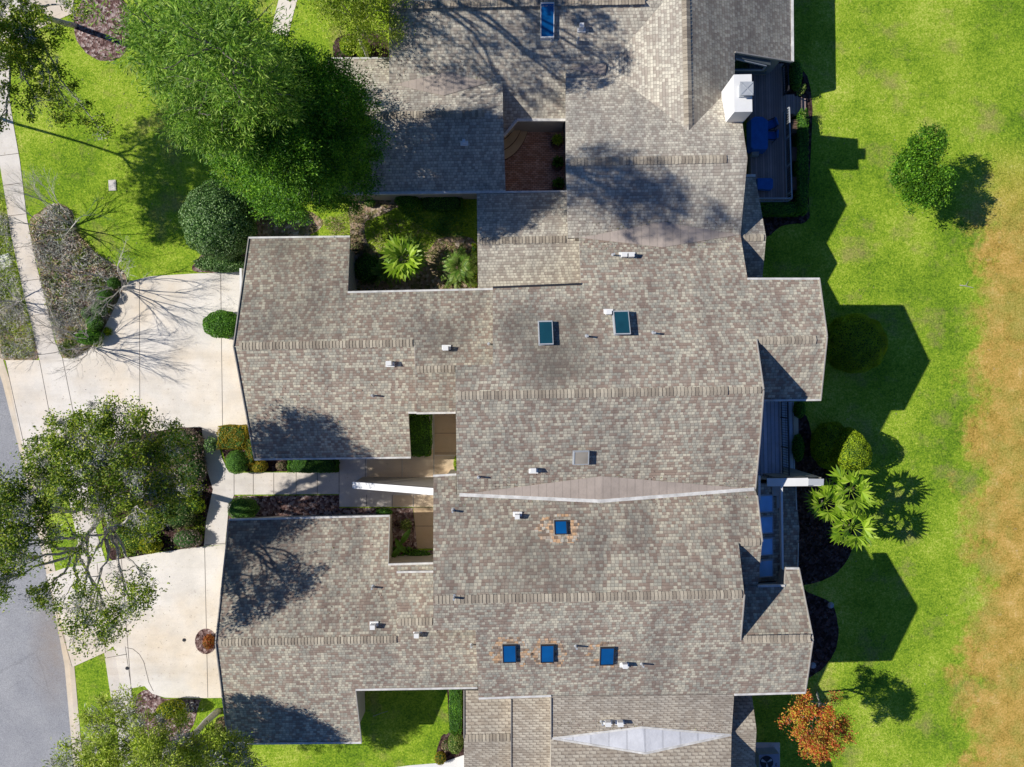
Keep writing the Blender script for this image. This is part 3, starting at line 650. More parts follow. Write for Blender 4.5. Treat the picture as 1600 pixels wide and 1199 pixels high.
# rear sunroom: shed roof with four panes, then a lower gabled porch roof beyond the parapet
RS = down((1180, 840, 4.7), 0.18, 'E')
roof(uc, 'sunroom_roof', RS, [(1165, 756), (1218, 756), (1220, 907), (1165, 910)], '0111', M['shg'], gap=0.1)
for y in (787, 820, 854, 888): skylight(uc, RS, 1196, y, 24, 27, 'glp', 0.10, 'grey')
m = MB(); m.bar(on(RS, 1218.5, 756)+Vector((0, 0, .12)), on(RS, 1220.5, 907)+Vector((0, 0, .12)), 0.10, 0.30); m.build('parapet', M['white'], uc)
R_PC = (1249, 825, 3.7); PCN = down(R_PC, 0.22, 'N'); PCS = down(R_PC, 0.22, 'S')
roof(uc, 'porch_roof', PCN, [edge(PCN, PCS, 1215), edge(PCN, PCS, 1249), (1243, 757), (1213, 757)], '0110', M['shg'])
roof(uc, 'porch_roof', PCS, [edge(PCN, PCS, 1215), edge(PCN, PCS, 1249), (1246, 886), (1216, 888)], '0110', M['shg'])
gutter(uc, PCN, (1243, 757), (1244, 797), 0.06); gutter(uc, PCS, (1247, 848), (1246, 886), 0.06)
m = MB(); a = on(RS, 1207, 764); m.box(a.x-.05, a.x+.38, a.y-.35, a.y+.3, a.z-1.0, a.z+.12, 0, TH); m.box(a.x+.18, a.x+.38, a.y-1.0, a.y-.35, a.z-1.0, a.z+.1, 0, TH); m.build('stack_housing', M['fascia'], uc)

# ================================================================== UNIT D
ud = thing('townhouse', 'townhouse at the bottom edge with dotted shingles and a white diamond membrane', 'townhouse', (2, -20, 0))
cd = [(861, 1087.6), (1147, 1085.6), edge(CS, DV, 1143), edge(CS, DV, 861)]
roof(ud, 'roof', CS, cd, '1100', M['shD'])
dR = on(DV, 1140, 1290); dL = on(DV, 861, 1290)
roof(ud, 'roof', DV, [edge(CS, DV, 861), edge(CS, DV, 1143), dR, dL], '0100', M['shD'])
roof(ud, 'front_wing_roof', SDN, [edge(SDN, SDS, 725), edge(SDN, SDS, 798), (798, 1080), (725, 1079)], '0001', M['shD'])
roof(ud, 'front_wing_roof', SDS, [edge(SDN, SDS, 725), edge(SDN, SDS, 798), (798, 1290), (725, 1290)], '0001', M['shD'])
roof(ud, 'front_wing_roof', DP, [(798.5, 1085), (865, 1085), (865, 1290), (798.5, 1290)], '0000', M['shD'])
ridge_caps(ud, SDN, SDS, 727, 797, 0.2)
gutter(ud, SDN, (725, 1079), (725, 1154), 0.06, 'rake_trim', M['fascia']); gutter(ud, DP, (798.5, 1092), (798.5, 1290), 0.05, 'rake_trim', M['fascia']); gutter(ud, CS, (861, 1090), (861, 1156), 0.05, 'rake_trim', M['fascia'])
roof(ud, 'rear_roof', LDN, [edge(LDN, LDS, 1132), edge(LDN, LDS, 1182), (1174, 1080), (1130, 1080)], '0110', M['shD'])
roof(ud, 'rear_roof', LDS, [edge(LDN, LDS, 1132), edge(LDN, LDS, 1182), (1174, 1290), (1130, 1290)], '0110', M['shD'])
_, cD = cricket(ud, CS, DV, 863, 1142, (1003, 1136), (1008, 1177), M['membw'])
m = MB()
for i, j in ((0, 2), (2, 1), (1, 3), (3, 0)): m.bar(cD[i]+Vector((0, 0, .01)), cD[j]+Vector((0, 0, .01)), .1, .03)
m.build('valley_flashing', M['gutter'], ud)
for x, y in ((949, 1127), (968, 1127)): box_vent(ud, CS, x, y)
pipe_vent(ud, CS, 940, 1127)

# doors and windows on the outer walls
def wall_panel(parent, name, p, w, h, z0, axis, mat, fmat='white', sub='pane'):
    # p: world point on the wall, axis 'x' = panel runs along x, facing -y/+y ; 'y' = runs along y
    m = MB(); f = MB()
    if axis == 'y': m.box(p[0]-.06, p[0]+.06, p[1]-w/2, p[1]+w/2, z0, z0+h, 0, TH); f.box(p[0]-.08, p[0]+.08, p[1]-w/2+.1, p[1]+w/2-.1, z0+.1, z0+h-.1, 0, TH)
    else: m.box(p[0]-w/2, p[0]+w/2, p[1]-.06, p[1]+.06, z0, z0+h, 0, TH); f.box(p[0]-w/2+.1, p[0]+w/2-.1, p[1]-.08, p[1]+.08, z0+.1, z0+h-.1, 0, TH)
    o = m.build(name, M[fmat], parent); f.build(sub, mat, o)
for un, yy in ((ub, 4.0), (uc, -11.2)): wall_panel(un, 'garage_door', (-15.03+(.04 if un is uc else -.02)*0, yy), 4.8, 2.2, 0, 'y', M['siding'], sub='panel')
for un, x, y in ((ub, 15.05, 2.3), (uc, 14.6, -12.3), (ud, 12.0, -21.2)):
    wall_panel(un, 'window', (x+.02, y), 2.2, 1.4, 3.6 if un is not ud else 1.0, 'y', M['glk'])
    if un is not ud: wall_panel(un, 'window', (x+.02, y), 2.6, 1.6, 0.7, 'y', M['glk'])

# ================================================================== THE SITE
def smooth(pts, n=6):
    P = [Vector((a, b)) for a, b in pts]; out = []; k = len(P)
    for i in range(k):
        p0, p1, p2, p3 = P[i-1], P[i], P[(i+1) % k], P[(i+2) % k]
        for j in range(n):
            t = j/n
            q = 0.5*((2*p1)+(p2-p0)*t+(2*p0-5*p1+4*p2-p3)*t*t+(3*p1-p0-3*p2+p3)*t*t*t)
            out.append((q.x, q.y))
    return out
def wobble(pts, amp):
    return [(a+random.uniform(-amp, amp), b+random.uniform(-amp, amp)) for a, b in pts]
def sheet(name, pts, z, mat, th=0.0, parent=None, kind='structure'):
    v = [G(a, b, 0) for a, b in pts]; v = [Vector((p.x, p.y, z)) for p in v]
    if area(v) < 0: v = v[::-1]
    m = MB()
    if th: m.slab(v, th)
    else: m.add(v, [tuple(range(len(v)))])
    o = m.build(name, mat, parent)
    if kind and parent is None: o['kind'] = kind
    return o
def joints(parent, lines, z, w=0.028, mat='dark', name='joint'):
    m = MB()
    for (a, b, c, d) in lines:
        p, q = G(a, b), G(c, d); dr = (q-p).normalized(); s = Vector((-dr.y, dr.x, 0))*w/2
        m.add([(p+s)+Vector((0, 0, z)), (p-s)+Vector((0, 0, z)), (q-s)+Vector((0, 0, z)), (q+s)+Vector((0, 0, z))], [(0, 1, 2, 3)])
    return m.build(name, M['joint'], parent)
M['joint'] = plain('joint_soil', (0.14, 0.11, 0.09), 0.95)  # dark soil colour of the paving joints
big = MB(); big.add([(-900, -900, -0.16), (900, -900, -0.16), (900, 900, -0.16), (-900, 900, -0.16)], [(0, 1, 2, 3)])
tag(big.build('ground', M['litter']), kind='structure')
RE = [(-330, -700), (-240, -300), (-150, 60), (-75, 340), (-30, 500), (2, 600), (27, 700), (60, 850), (83, 955), (99, 1042), (113, 1199), (128, 1400), (140, 1800)]
CE = [(a+(14 if b < 700 else 17), b-3) for a, b in RE]
sheet('road', RE+[(-900, 1800), (-900, -700)], -0.12, M['asph'])
m = MB()
for i in range(len(RE)-1):
    p0, p1 = G(*RE[i]), G(*RE[i+1]); q0, q1 = G(*CE[i]), G(*CE[i+1])
    g0 = p0+(q0-p0)*0.55; g1 = p1+(q1-p1)*0.55
    z = Vector((0, 0, 1))
    m.add([p0-z*.116, p1-z*.116, g1-z*.09, g0-z*.09, q1+z*.012, q0+z*.012, q1-z*.2, q0-z*.2, g0-z*.0, g1-z*.0],
          [(0, 1, 2, 3), (3, 2, 9, 8), (8, 9, 4, 5), (5, 4, 6, 7)])
cb = m.build('kerb', M['curb']); cb['kind'] = 'structure'
LW = [(a-1, b) for a, b in CE]
sheet('lawn', LW+[(9000, 1800), (9000, -700)], 0.0, M['lawn'])
# driveways
dv = sheet('driveway', [(9, 563), (62, 563), (98, 560), (118, 559), (136, 549), (150, 536), (160, 518), (170, 500), (181, 478), (193, 452), (203, 440), (235, 432), (300, 428), (378, 425), (404, 425), (404, 668), (285, 668), (230, 676), (160, 690), (90, 716), (46, 738), (36, 700), (24, 640)], 0.024, M['conc'], 0.05)
joints(dv, [(218, 436, 219, 676), (345, 428, 348, 667), (9, 564, 47, 736), (62, 563, 88, 700), (98, 560, 124, 690)], 0.028)
dv2 = sheet('driveway', [(72, 898), (100, 888), (175, 876), (245, 864), (300, 856), (355, 851), (372, 851), (372, 1090), (300, 1091), (258, 1090), (238, 1084), (226, 1072), (208, 1075), (190, 1078), (178, 1010), (163, 1020), (112, 1043), (94, 960)], 0.024, M['conc'], 0.05)
joints(dv2, [(320, 856, 325, 1090), (72, 899, 113, 1042), (152, 880, 165, 1020), (190, 874, 205, 1075)], 0.028)
m = MB()
cv = [(198, 1012), (208, 1014), (218, 1022), (225, 1034), (229, 1050), (233, 1066), (240, 1080)]
for a, b in zip(cv[:-1], cv[1:]):
    p, q = G(*a), G(*b); d = (q-p).normalized(); s = Vector((-d.y, d.x, 0))*.014
    m.add([p+s+Vector((0, 0, .028)), p-s+Vector((0, 0, .028)), q-s+Vector((0, 0, .028)), q+s+Vector((0, 0, .028))], [(0, 1, 2, 3)])
m.build('joint', M['joint'], dv2)
# pavements
pv = sheet('pavement', [(-80, -60), (-40, 60), (-12, 180), (-3, 240), (7, 300), (17, 366), (35, 450), (50, 510), (62, 563), (98, 561), (86, 534), (76, 488), (56, 410), (42, 340), (31, 250), (22, 200), (14, 150), (17, 100), (28, 70), (50, 50), (80, 36), (112, 22), (125, -60)], 0.020, M['conc2'], 0.05)
joints(pv, [(-2, 244, 30, 240), (5, 290, 37, 286), (13, 338, 44, 334), (21, 388, 52, 384), (33, 440, 64, 436), (46, 494, 77, 490)], 0.024)
pv2 = sheet('pavement', [(88, 704), (124, 690), (136, 760), (150, 830), (165, 876), (130, 884), (112, 800), (98, 740)], 0.016, M['conc2'], 0.05)
pv3 = sheet('pavement', [(163, 1019), (197, 1010), (205, 1075), (222, 1199), (250, 1400), (215, 1400), (183, 1140), (172, 1080)], 0.020, M['conc2'], 0.05)
joints(pv3, [(167, 1028, 199, 1022), (174, 1080, 206, 1076), (180, 1124, 212, 1119), (196, 1010, 206, 1078)], 0.024)
pv4 = sheet('pavement', [(424, 50), (430, 22), (438, -10), (446, -80), (474, -80), (466, -5), (458, 24), (450, 58)], 0.020, M['conc'], 0.05)
# front paths
wk = sheet('path', [(316, 667), (343, 667), (343, 699), (347, 716), (356, 735), (366, 739), (530, 738), (530, 700), (560, 690), (640, 690), (640, 640), (720, 640), (720, 792), (676, 792), (530, 792), (530, 772), (366, 773), (357, 800), (352, 851), (319, 853), (322, 815), (333, 765), (321, 725), (317, 700)], 0.030, M['conc2'], 0.05)
joints(wk, [(366, 740, 366, 773), (396, 739, 396, 772), (428, 739, 428, 772), (463, 739, 463, 772), (496, 739, 496, 772), (530, 712, 530, 791), (571, 700, 571, 748), (628, 700, 628, 747), (678, 650, 678, 746), (573, 773, 573, 791), (613, 773, 613, 791), (646, 773, 646, 791), (320, 701, 343, 699), (321, 851, 352, 849), (322, 707, 346, 700)], 0.034)
wt = sheet('path', [(679, 640), (716, 640), (716, 711), (679, 711)], 0.036, M['tan'], 0.03)
joints(wt, [(679, 677, 716, 677), (679, 708, 716, 708)], 0.040)
wt2 = sheet('path', [(646, 793), (690, 793), (690, 857), (652, 857)], 0.036, M['tan'], 0.03)
joints(wt2, [(646, 822, 690, 822), (646, 793, 690, 793)], 0.040)
M['tanp'] = concrete('warm_concrete', (0.82, 0.66, 0.47))
sheet('path', [(573, 702), (628, 702), (628, 747), (573, 750)], 0.0345, M['tanp'], 0.03); sheet('path', [(629, 702), (677, 702), (677, 744), (629, 747)], 0.0345, M['tanp'], 0.03); sheet('path', [(679, 712), (716, 712), (716, 744), (679, 744)], 0.0345, M['tanp'], 0.03); sheet('path', [(614, 774), (645, 774), (645, 791), (614, 791)], 0.0345, M['tanp'], 0.03); sheet('path', [(647, 774), (680, 774), (680, 792), (647, 792)], 0.0345, M['tanp'], 0.03)
# planting beds
bd = lambda pts, z, mat: sheet('planting_bed', wobble(smooth(pts), 0.7), z, mat)
bd([(116, 45), (118, 20), (138, -8), (175, -12), (198, 8), (203, 40), (200, 70), (188, 90), (168, 96), (145, 90), (125, 72)], 0.012, M['mulch'])
bd([(46, 350), (60, 332), (88, 318), (112, 330), (118, 360), (150, 395), (185, 418), (198, 440), (180, 480), (160, 520), (140, 548), (112, 562), (97, 556), (84, 515), (70, 450), (56, 400)], 0.012, M['litter'])
bd([(-60, 470), (20, 466), (46, 510), (60, 560), (5, 562), (-40, 520)], 0.010, M['litter'])
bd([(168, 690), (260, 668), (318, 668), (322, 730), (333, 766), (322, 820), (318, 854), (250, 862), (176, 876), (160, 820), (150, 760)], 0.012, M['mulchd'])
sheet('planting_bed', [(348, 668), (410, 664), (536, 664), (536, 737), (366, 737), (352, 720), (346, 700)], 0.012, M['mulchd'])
sheet('planting_bed', [(366, 775), (530, 774), (530, 794), (645, 794), (653, 860), (700, 860), (700, 915), (560, 915), (560, 850), (366, 850), (354, 830), (358, 800)], 0.012, M['mulch'])
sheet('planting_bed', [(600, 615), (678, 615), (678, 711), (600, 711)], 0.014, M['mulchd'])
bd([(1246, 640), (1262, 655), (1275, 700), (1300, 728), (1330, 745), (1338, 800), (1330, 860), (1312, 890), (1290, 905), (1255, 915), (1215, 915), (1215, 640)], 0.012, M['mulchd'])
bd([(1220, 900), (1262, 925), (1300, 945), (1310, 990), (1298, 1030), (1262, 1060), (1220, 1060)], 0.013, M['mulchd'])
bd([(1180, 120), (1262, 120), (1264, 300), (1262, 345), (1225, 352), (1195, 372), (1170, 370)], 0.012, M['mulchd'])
bd([(548, 380), (545, 330), (560, 310), (630, 314), (600, 335), (570, 350), (585, 392), (660, 396), (690, 372), (745, 380), (745, 480), (540, 480)], 0.012, M['litter'])
bd([(322, 392), (345, 375), (400, 380), (402, 424), (330, 427), (300, 420)], 0.012, M['mulch'])
bd([(505, 350), (480, 330), (440, 335), (400, 340), (395, 372), (470, 372)], 0.013, M['litter'])
bd([(214, 1090), (226, 1078), (243, 1082), (258, 1092), (310, 1093), (312, 1098), (290, 1150), (230, 1160), (212, 1120)], 0.013, M['mulch'])
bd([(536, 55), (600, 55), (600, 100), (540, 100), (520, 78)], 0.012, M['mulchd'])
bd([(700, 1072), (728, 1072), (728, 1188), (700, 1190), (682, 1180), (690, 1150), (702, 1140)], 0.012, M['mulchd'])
cbed = sheet('planting_bed', [(322+17*math.cos(t*.3), 1002+20*math.sin(t*.3)) for t in range(21)], 0.040, M['mulch'])
cl = MB(); c0 = G(322, 1002); cl.disc((c0.x, c0.y), .02, .03, .05, 8)
sheet('patio', [(640, 1196), (690, 1192), (724, 1180), (760, 1180), (760, 1290), (600, 1290), (610, 1200)], 0.02, M['white'], 0.05)
# brick courtyard with curved steps
sheet('courtyard', [(770, 175), (900, 175), (900, 330), (770, 330)], 0.020, M['pave'], 0.05)
for i, (rx_, ry_, z) in enumerate(((56, 74, 0.16), (46, 60, 0.32), (36, 46, 0.48))):
    arc = [(772+rx_*math.sin(a*math.pi/36), 180+ry_*math.cos(a*math.pi/36)) for a in range(18, -1, -1)]
    pts = [(G(a, b).x, G(a, b).y) for a, b in arc]; o_ = G(768, 176)
    m = MB(); m.slab([Vector((o_.x, o_.y, z))]+[Vector((x, y, z)) for x, y in pts], .16); lb = ('lowest', 'middle', 'topmost')[i]+' of the three curved tan steps in the brick courtyard'
    t = thing('step', lb, 'step', (o_.x, o_.y, 0)); m.build('tread', M['tanl'], t)
    m = MB()
    for a, b in zip(pts[:-1], pts[1:]): m.bar((a[0], a[1], z-.05), (b[0], b[1], z-.05), .05, .09)
    m.build('riser_shade_strip', M['wood'], t)  # added dark strips stand in for the shade line on each riser
# ------------------------------------------------------------------ walls, decks, rails
m = MB()
a0 = G(553, 761, 2.35); a1 = G(690, 764, 4.95); yN = -5.47
m.add([(a0.x, yN, 0), (a1.x, yN, 0), (a1.x, yN, a1.z), (a0.x, yN, a0.z), (a0.x, yN-.27, 0), (a1.x, yN-.27, 0), (a1.x, yN-.27, a1.z), (a0.x, yN-.27, a0.z)],
      [(0, 3, 2, 1), (4, 5, 6, 7), (0, 4, 7, 3), (1, 2, 6, 5), (0, 1, 5, 4)])
w1 = thing('garden_wall', 'white-topped sloping wall rising between the two front paths', 'wall', (a0.x, yN, 0))
m.build('wall_face', M['stucco'], w1)
m = MB(); z = Vector((0, 0, .035)); m.bar(Vector((a0.x-.05, yN-.14, a0.z))+z, Vector((a1.x, yN-.14, a1.z))+z, 0.36, 0.08); m.build('coping', M['white'], w1)
# east party wall fin with sloping white top
w2 = thing('garden_wall', 'white party wall fin between the upper deck and the sunroom panes', 'wall', (13, -5, 0))
m = MB(); pA = G(1180, 751, 4.55); pB = G(1210, 752, 4.6); pC = G(1262, 746, 4.7); pD = G(1283, 748, 4.4)
yS = pB.y-.22
for p, q, w in ((pA, pB, .30), (pB, pC, .42), (pC, pD, .40)):
    m.add([(p.x, yS, 0), (q.x, yS, 0), (q.x, yS, q.z), (p.x, yS, p.z), (p.x, yS+w, 0), (q.x, yS+w, 0), (q.x, yS+w, q.z), (p.x, yS+w, p.z)],
          [(0, 1, 2, 3), (7, 6, 5, 4), (0, 3, 7, 4), (1, 5, 6, 2)])
m.build('wall_face', M['lap'], w2)
m = MB()
m.bar(Vector((pB.x-.4, yS+.16, pB.z+.03)), Vector((pC.x, yS+.20, pC.z+.03)), .42, .07); m.bar(Vector((pC.x, yS+.2, pC.z+.035)), Vector((pD.x+.1, yS+.15, pD.z+.03)), .34, .07)
m.bar(Vector((pB.x-.2, yS-.02, pB.z-.1)), Vector((pD.x, yS-.02, pD.z-.1)), .08, .2)
m.build('coping', M['white'], w2)
m = MB(); m.bar((pA.x+.05, yS-.7, 4.9), (pA.x+.05, yS+.55, 4.9), .12, .3); m.build('downpipe_head', M['white'], w2)
# deck A
dk = thing('wooden_deck', 'dark timber deck in shade behind the white chimney', 'deck', (14.5, 13, 0))
A = G(1172, 100, .6); B = G(1228, 316, .6)
m = MB(); m.box(A.x, B.x, B.y, A.y, 0.1, .6, 0, TH); m.box(B.x-.02, B.x+.5, G(0, 178, .6).y, G(0, 148, .6).y, .1, .604, 0, TH); m.build('deck_floor', M['deckA'], dk)
def rail(parent, pts, z0, h, mat, gap=0.13, name='railing', top=0.06):
    m = MB()
    for a, b in zip(pts[:-1], pts[1:]):
        a = Vector((a[0], a[1], z0)); b = Vector((b[0], b[1], z0)); d = b-a; n = max(1, int(d.length/gap)); up = Vector((0, 0, h))
        m.bar(a+up, b+up, top, .05); m.bar(a+Vector((0, 0, .1)), b+Vector((0, 0, .1)), .04, .04)
        for i in range(n+1):
            p = a+d*(i/n); w = .022 if i % 12 else .07
            m.box(p.x-w/2, p.x+w/2, p.y-w/2, p.y+w/2, z0, z0+h-.025)
    return m.build(name, mat, parent)
xr = G(1236, 250, 1.4).x
rail(dk, [(xr-.1, G(0, 168, 1.4).y), (xr+.05, G(0, 310, 1.4).y), (G(1184, 310, 1.4).x, G(0, 310, 1.4).y)], .55, .85, M['grey'])
rail(dk, [(xr-.2, G(0, 96, 1.4).y), (xr-.12, G(0, 140, 1.4).y)], .55, .85, M['dark'])
m = MB()
for i in range(3):
    xa = B.x+.5+i*.28; m.box(xa, xa+.28, G(0, 180, .5).y, G(0, 150, .5).y, 0, .45-i*.15, 0, TH)
m.build('stairs', M['deckA'], dk)
for i, y in enumerate((199, 242, 288)):
    p = G(1240, y, .5); pl_ = MB()
    pl_.box(p.x-.16, p.x+.16, p.y-.34, p.y+.34, .15, .62); pl_.box(p.x-.20, p.x+.20, p.y-.38, p.y-.34, .1, .66); pl_.box(p.x-.20, p.x+.20, p.y+.34, p.y+.38, .1, .66); pl_.box(p.x+.16, p.x+.20, p.y-.38, p.y+.38, .1, .66)
    for k in range(4): pl_.box(p.x-.16, p.x+.16, p.y-.3+k*.18, p.y-.27+k*.18, .62, .65)
    o = pl_.build('planter_box', M['wood']); tag(o, ('planter box outside the deck railing nearest the deck stairs', 'middle planter box outside the deck railing beside the hedge', 'planter box outside the deck railing nearest the rear corner')[i], 'planter', 'planter boxes along the deck railing')
# deck furniture
tb = thing('patio_table', 'large blue canvas covered patio table by the chimney', 'table', tuple(G(1185, 207, .6)))
c = G(1187, 208, 1.35); m = MB(); hx, hy = .48, .92
T = [(c.x-hx, c.y-hy+.1), (c.x-hx+.1, c.y-hy), (c.x+hx-.1, c.y-hy), (c.x+hx, c.y-hy+.1), (c.x+hx, c.y+hy-.25), (c.x+hx-.3, c.y+hy), (c.x-hx+.2, c.y+hy), (c.x-hx, c.y+hy-.15)]
top = [Vector((x, y, 1.35+random.uniform(-.03, .03))) for x, y in T]; m.slab(top, .05)
low = [Vector((c.x+(x-c.x)*1.08, c.y+(y-c.y)*1.05, .68)) for x, y in T]
m.add(top+low, [(i, 8+i, 8+(i+1) % 8, (i+1) % 8) for i in range(8)]); m.build('cover', M['bluecl'], tb)
m = MB()
for a, b in ((-.35, -.7), (.35, -.7), (-.35, .7), (.35, .7)): m.box(c.x+a-.03, c.x+a+.03, c.y+b-.03, c.y+b+.03, .6, 1.3)
m.build('table_legs', M['dark'], tb)
def chair(x, y, rz, lab, mat, cush):
    t = thing('patio_chair', lab, 'chair', (x, y, .6), 'chairs on the shaded deck'); t.rotation_euler = (0, 0, 0)
    cs, sn = math.cos(rz), math.sin(rz)
    R = lambda a, b, zz: (x+a*cs-b*sn, y+a*sn+b*cs, zz)
    m = MB()
    for a in (-.26, .26):
        for b in (-.24, .24): m.bar(R(a, b, .6), R(a*.92, b*.92, 1.2 if b < 0 else 1.42), .035, .035)
        m.bar(R(a, -.26, 1.2), R(a, .24, 1.2), .05, .03)
    m.build('frame', M['dark'], t)
    m = MB(); m.box(x-.24, x+.24, y-.24, y+.24, 1.0, 1.07, 0, rz); m.build('seat', cush, t)
    m = MB(); m.bar(R(-.22, .26, 1.25), R(.22, .26, 1.25), .06, .42); m.build('backrest', cush, t)
q = G(1202, 197, .9); chair(q.x, q.y, -1.2, 'dark framed chair drawn up to the east side of the blue covered table', M['dark'], M['bluecl'])
q = G(1203, 214, .9); chair(q.x, q.y, -1.6, 'dark framed chair at the south-east corner of the blue covered table', M['dark'], M['bluecl'])
c = G(1180, 238, .95); m = MB(); m.box(c.x-.2, c.x+.2, c.y-.2, c.y+.2, .68, 1.0); m.box(c.x-.17, c.x+.17, c.y-.17, c.y+.17, .6, .68)
tag(m.build('footstool', M['fascia']), 'small grey square stool at the end of the blue covered table', 'stool')
c = G(1196, 288, .95); t = thing('lounge_chair', 'blue canvas covered low lounge seat near the rear railing', 'lounge chair', (c.x, c.y, .6))
m = MB(); v = [Vector((c.x+a, c.y+b, zz)) for a, b, zz in ((-.5, -.3, 1.1), (.3, -.34, 1.0), (.42, -.2, .98), (.42, .25, .98), (.3, .34, 1.0), (-.5, .3, 1.1))]; m.slab(v, .3); m.build('cover', M['bluecl'], t)
m = MB(); m.box(c.x-.45, c.x+.38, c.y-.26, c.y+.26, .6, .72); m.build('frame', M['dark'], t)
# upper deck B
d2 = thing('balcony', 'blue-grey boarded upper deck with dark balusters below the middle roof', 'balcony', (15, -3, 0))
A = G(1180, 618, 2.9); B = G(1221, 745, 2.9)
m = MB(); m.box(A.x-1.2, B.x, B.y, A.y, 2.7, 2.9, 0, TH); m.build('deck_floor', M['deckB'], d2)
m = MB(); m.box(B.x-.25, B.x-.1, B.y+.1, B.y+.25, 0, 2.7); m.box(B.x-.25, B.x-.1, A.y-.5, A.y-.35, 0, 2.7); m.build('post', M['dark'], d2)
rail(d2, [(B.x-.03+.07, B.y+.05), (B.x-.06, A.y)], 2.9, 1.0, M['dark'], .13)
m = MB(); m.box(B.x-.05, B.x+.03, B.y, A.y, 2.68, 2.93, 0, TH); m.build('rim_board', M['white'], d2)
P = [(1200, 628), (1240, 628), (1242, 745), (1200, 745)]
sheet('patio', P, 0.03, M['deckB'], .05)
m = MB(); p = G(1243, 665, .1); m.box(p.x-.12, p.x+.16, p.y-.55, p.y+.55, 0, .12, 0, TH)
tag(m.build('door_step', M['conc2']), 'pale concrete door step beside the lower patio', 'step')
# small things about the grounds
def slab_thing(name, px, py, w, h, rot, mats, lab, cat, z=.05):
    c = G(px, py); m = MB(); m.box(c.x-w/2, c.x+w/2, c.y-h/2, c.y+h/2, 0, z, 0, rot)
    m.box(c.x-w/2+.05, c.x+w/2-.05, c.y-h/2+.05, c.y+h/2-.05, z, z+.015, 0, rot)
    return tag(m.build(name, mats), lab, cat)
slab_thing('utility_box', 176, 290, .42, .62, .05, M['conc2'], 'grey rectangular meter cover sunk in the front lawn', 'utility cover')
slab_thing('utility_box', 9, 404, .62, .42, .35, M['white'], 'upper of the two white utility covers beside the pavement', 'utility cover', .10)
slab_thing('utility_box', 12, 414, .62, .40, .35, M['white'], 'lower of the two white utility covers beside the pavement', 'utility cover', .10)
for px, py, lab in ((288, 1000, 'round drain cap on the lower driveway near the circular bed'), (199, 1044, 'small round cap in the pavement beside the lower driveway')):
    c = G(px, py); m = MB(); m.disc((c.x, c.y), .10, .02, .045, 16); m.disc((c.x, c.y), .06, .045, .055, 12); tag(m.build('drain_cap', M['dark']), lab, 'drain cap')
# stick on the lawn
m = MB(); p = [G(1499, 446), G(1508, 447, .05), G(1520, 450)]; m.tube([q+Vector((0, 0, .04)) for q in p], [.03, .025, .015], 5); m.tube([p[1]+Vector((0, 0, .04)), G(1512, 440)+Vector((0, 0, .05))], [.015, .008], 4)
tag(m.build('fallen_branch', M['barkg']), 'pale fallen branch lying on the lawn beside the dry strip', 'branch')
m = MB(); p = [G(583, 1119), G(596, 1114), G(606, 1111)]; m.tube([q+Vector((0, 0, .04)) for q in p], [.02, .016, .01], 5)
tag(m.build('fallen_branch', M['barkg']), 'thin stick on the shaded grass behind the lower garage', 'branch')
# pathway light
t = thing('path_light', 'pale square post lamp in the mulch above the lower garage roof', 'garden lamp', tuple(G(406, 812)))
c = G(406, 812); m = MB(); m.box(c.x-.035, c.x+.035, c.y-.035, c.y+.035, 0, 1.15); m.build('post', M['fascia'], t)
m = MB(); m.box(c.x-.12, c.x+.12, c.y-.12, c.y+.12, 1.15, 1.35); m.box(c.x-.15, c.x+.15, c.y-.15, c.y+.15, 1.35, 1.40); m.build('lamp_head', M['grey'], t)
# outdoor condenser at the bottom edge
t = thing('air_conditioner', 'blue-grey outdoor condenser unit with a round dark fan beside the bottom rear roof', 'air conditioner', tuple(G(1198, 1192)))
c = G(1203, 1190, .8); m = MB(); m.box(c.x-.62, c.x+.55, c.y-.5, c.y+.42, .06, .82, 0, .05); m.build('casing', plain('casing_paint', (0.30, 0.34, 0.42), .5, .1), t)
m = MB(); m.box(c.x-.85, c.x+.85, c.y-.7, c.y+.7, 0, .06); m.build('base_slab', M['conc2'], t)
m = MB(); m.disc((c.x-.2, c.y-.04), .38, .82, .84, 28); m.build('fan_well', M['dark'], t)
m = MB()
for k in range(3):
    a = k*2.1+.6; m.add([(c.x-.2, c.y-.04, .85), (c.x-.2+.34*math.cos(a-.28), c.y-.04+.34*math.sin(a-.28), .85), (c.x-.2+.36*math.cos(a), c.y-.04+.36*math.sin(a), .87), (c.x-.2+.33*math.cos(a+.25), c.y-.04+.33*math.sin(a+.25), .88)], [(0, 1, 2, 3)])
m.build('fan_blade', M['grey'], t)
m = MB()
for (a, b, d, e) in ((0, .08, .10, .10), (.02, 0, .10, 0), (.05, -.05, .05, .14), (0, -.05, .10, -.06), (.0, .05, .03, -.05)): m.bar((c.x+.3+a, c.y-.2+b, .825), (c.x+.3+d, c.y-.2+e, .825), .018, .006)
m.build('emblem', M['dark'], t)
c = G(1207, 556+415, .1)
# stones in the yard
for i, (px, py, lab) in enumerate(((1298, 946, 'grey stone in the shaded bed by the lower rear wing'), (1270, 1040, 'pale blue-grey stone under the corner of the lower rear wing'))):
    c = G(px, py); bm_ = MB(); bm_.disc((c.x, c.y), .2, 0, .14, 9, r2=.12); tag(bm_.build('stone', M['grey']), lab, 'stone')

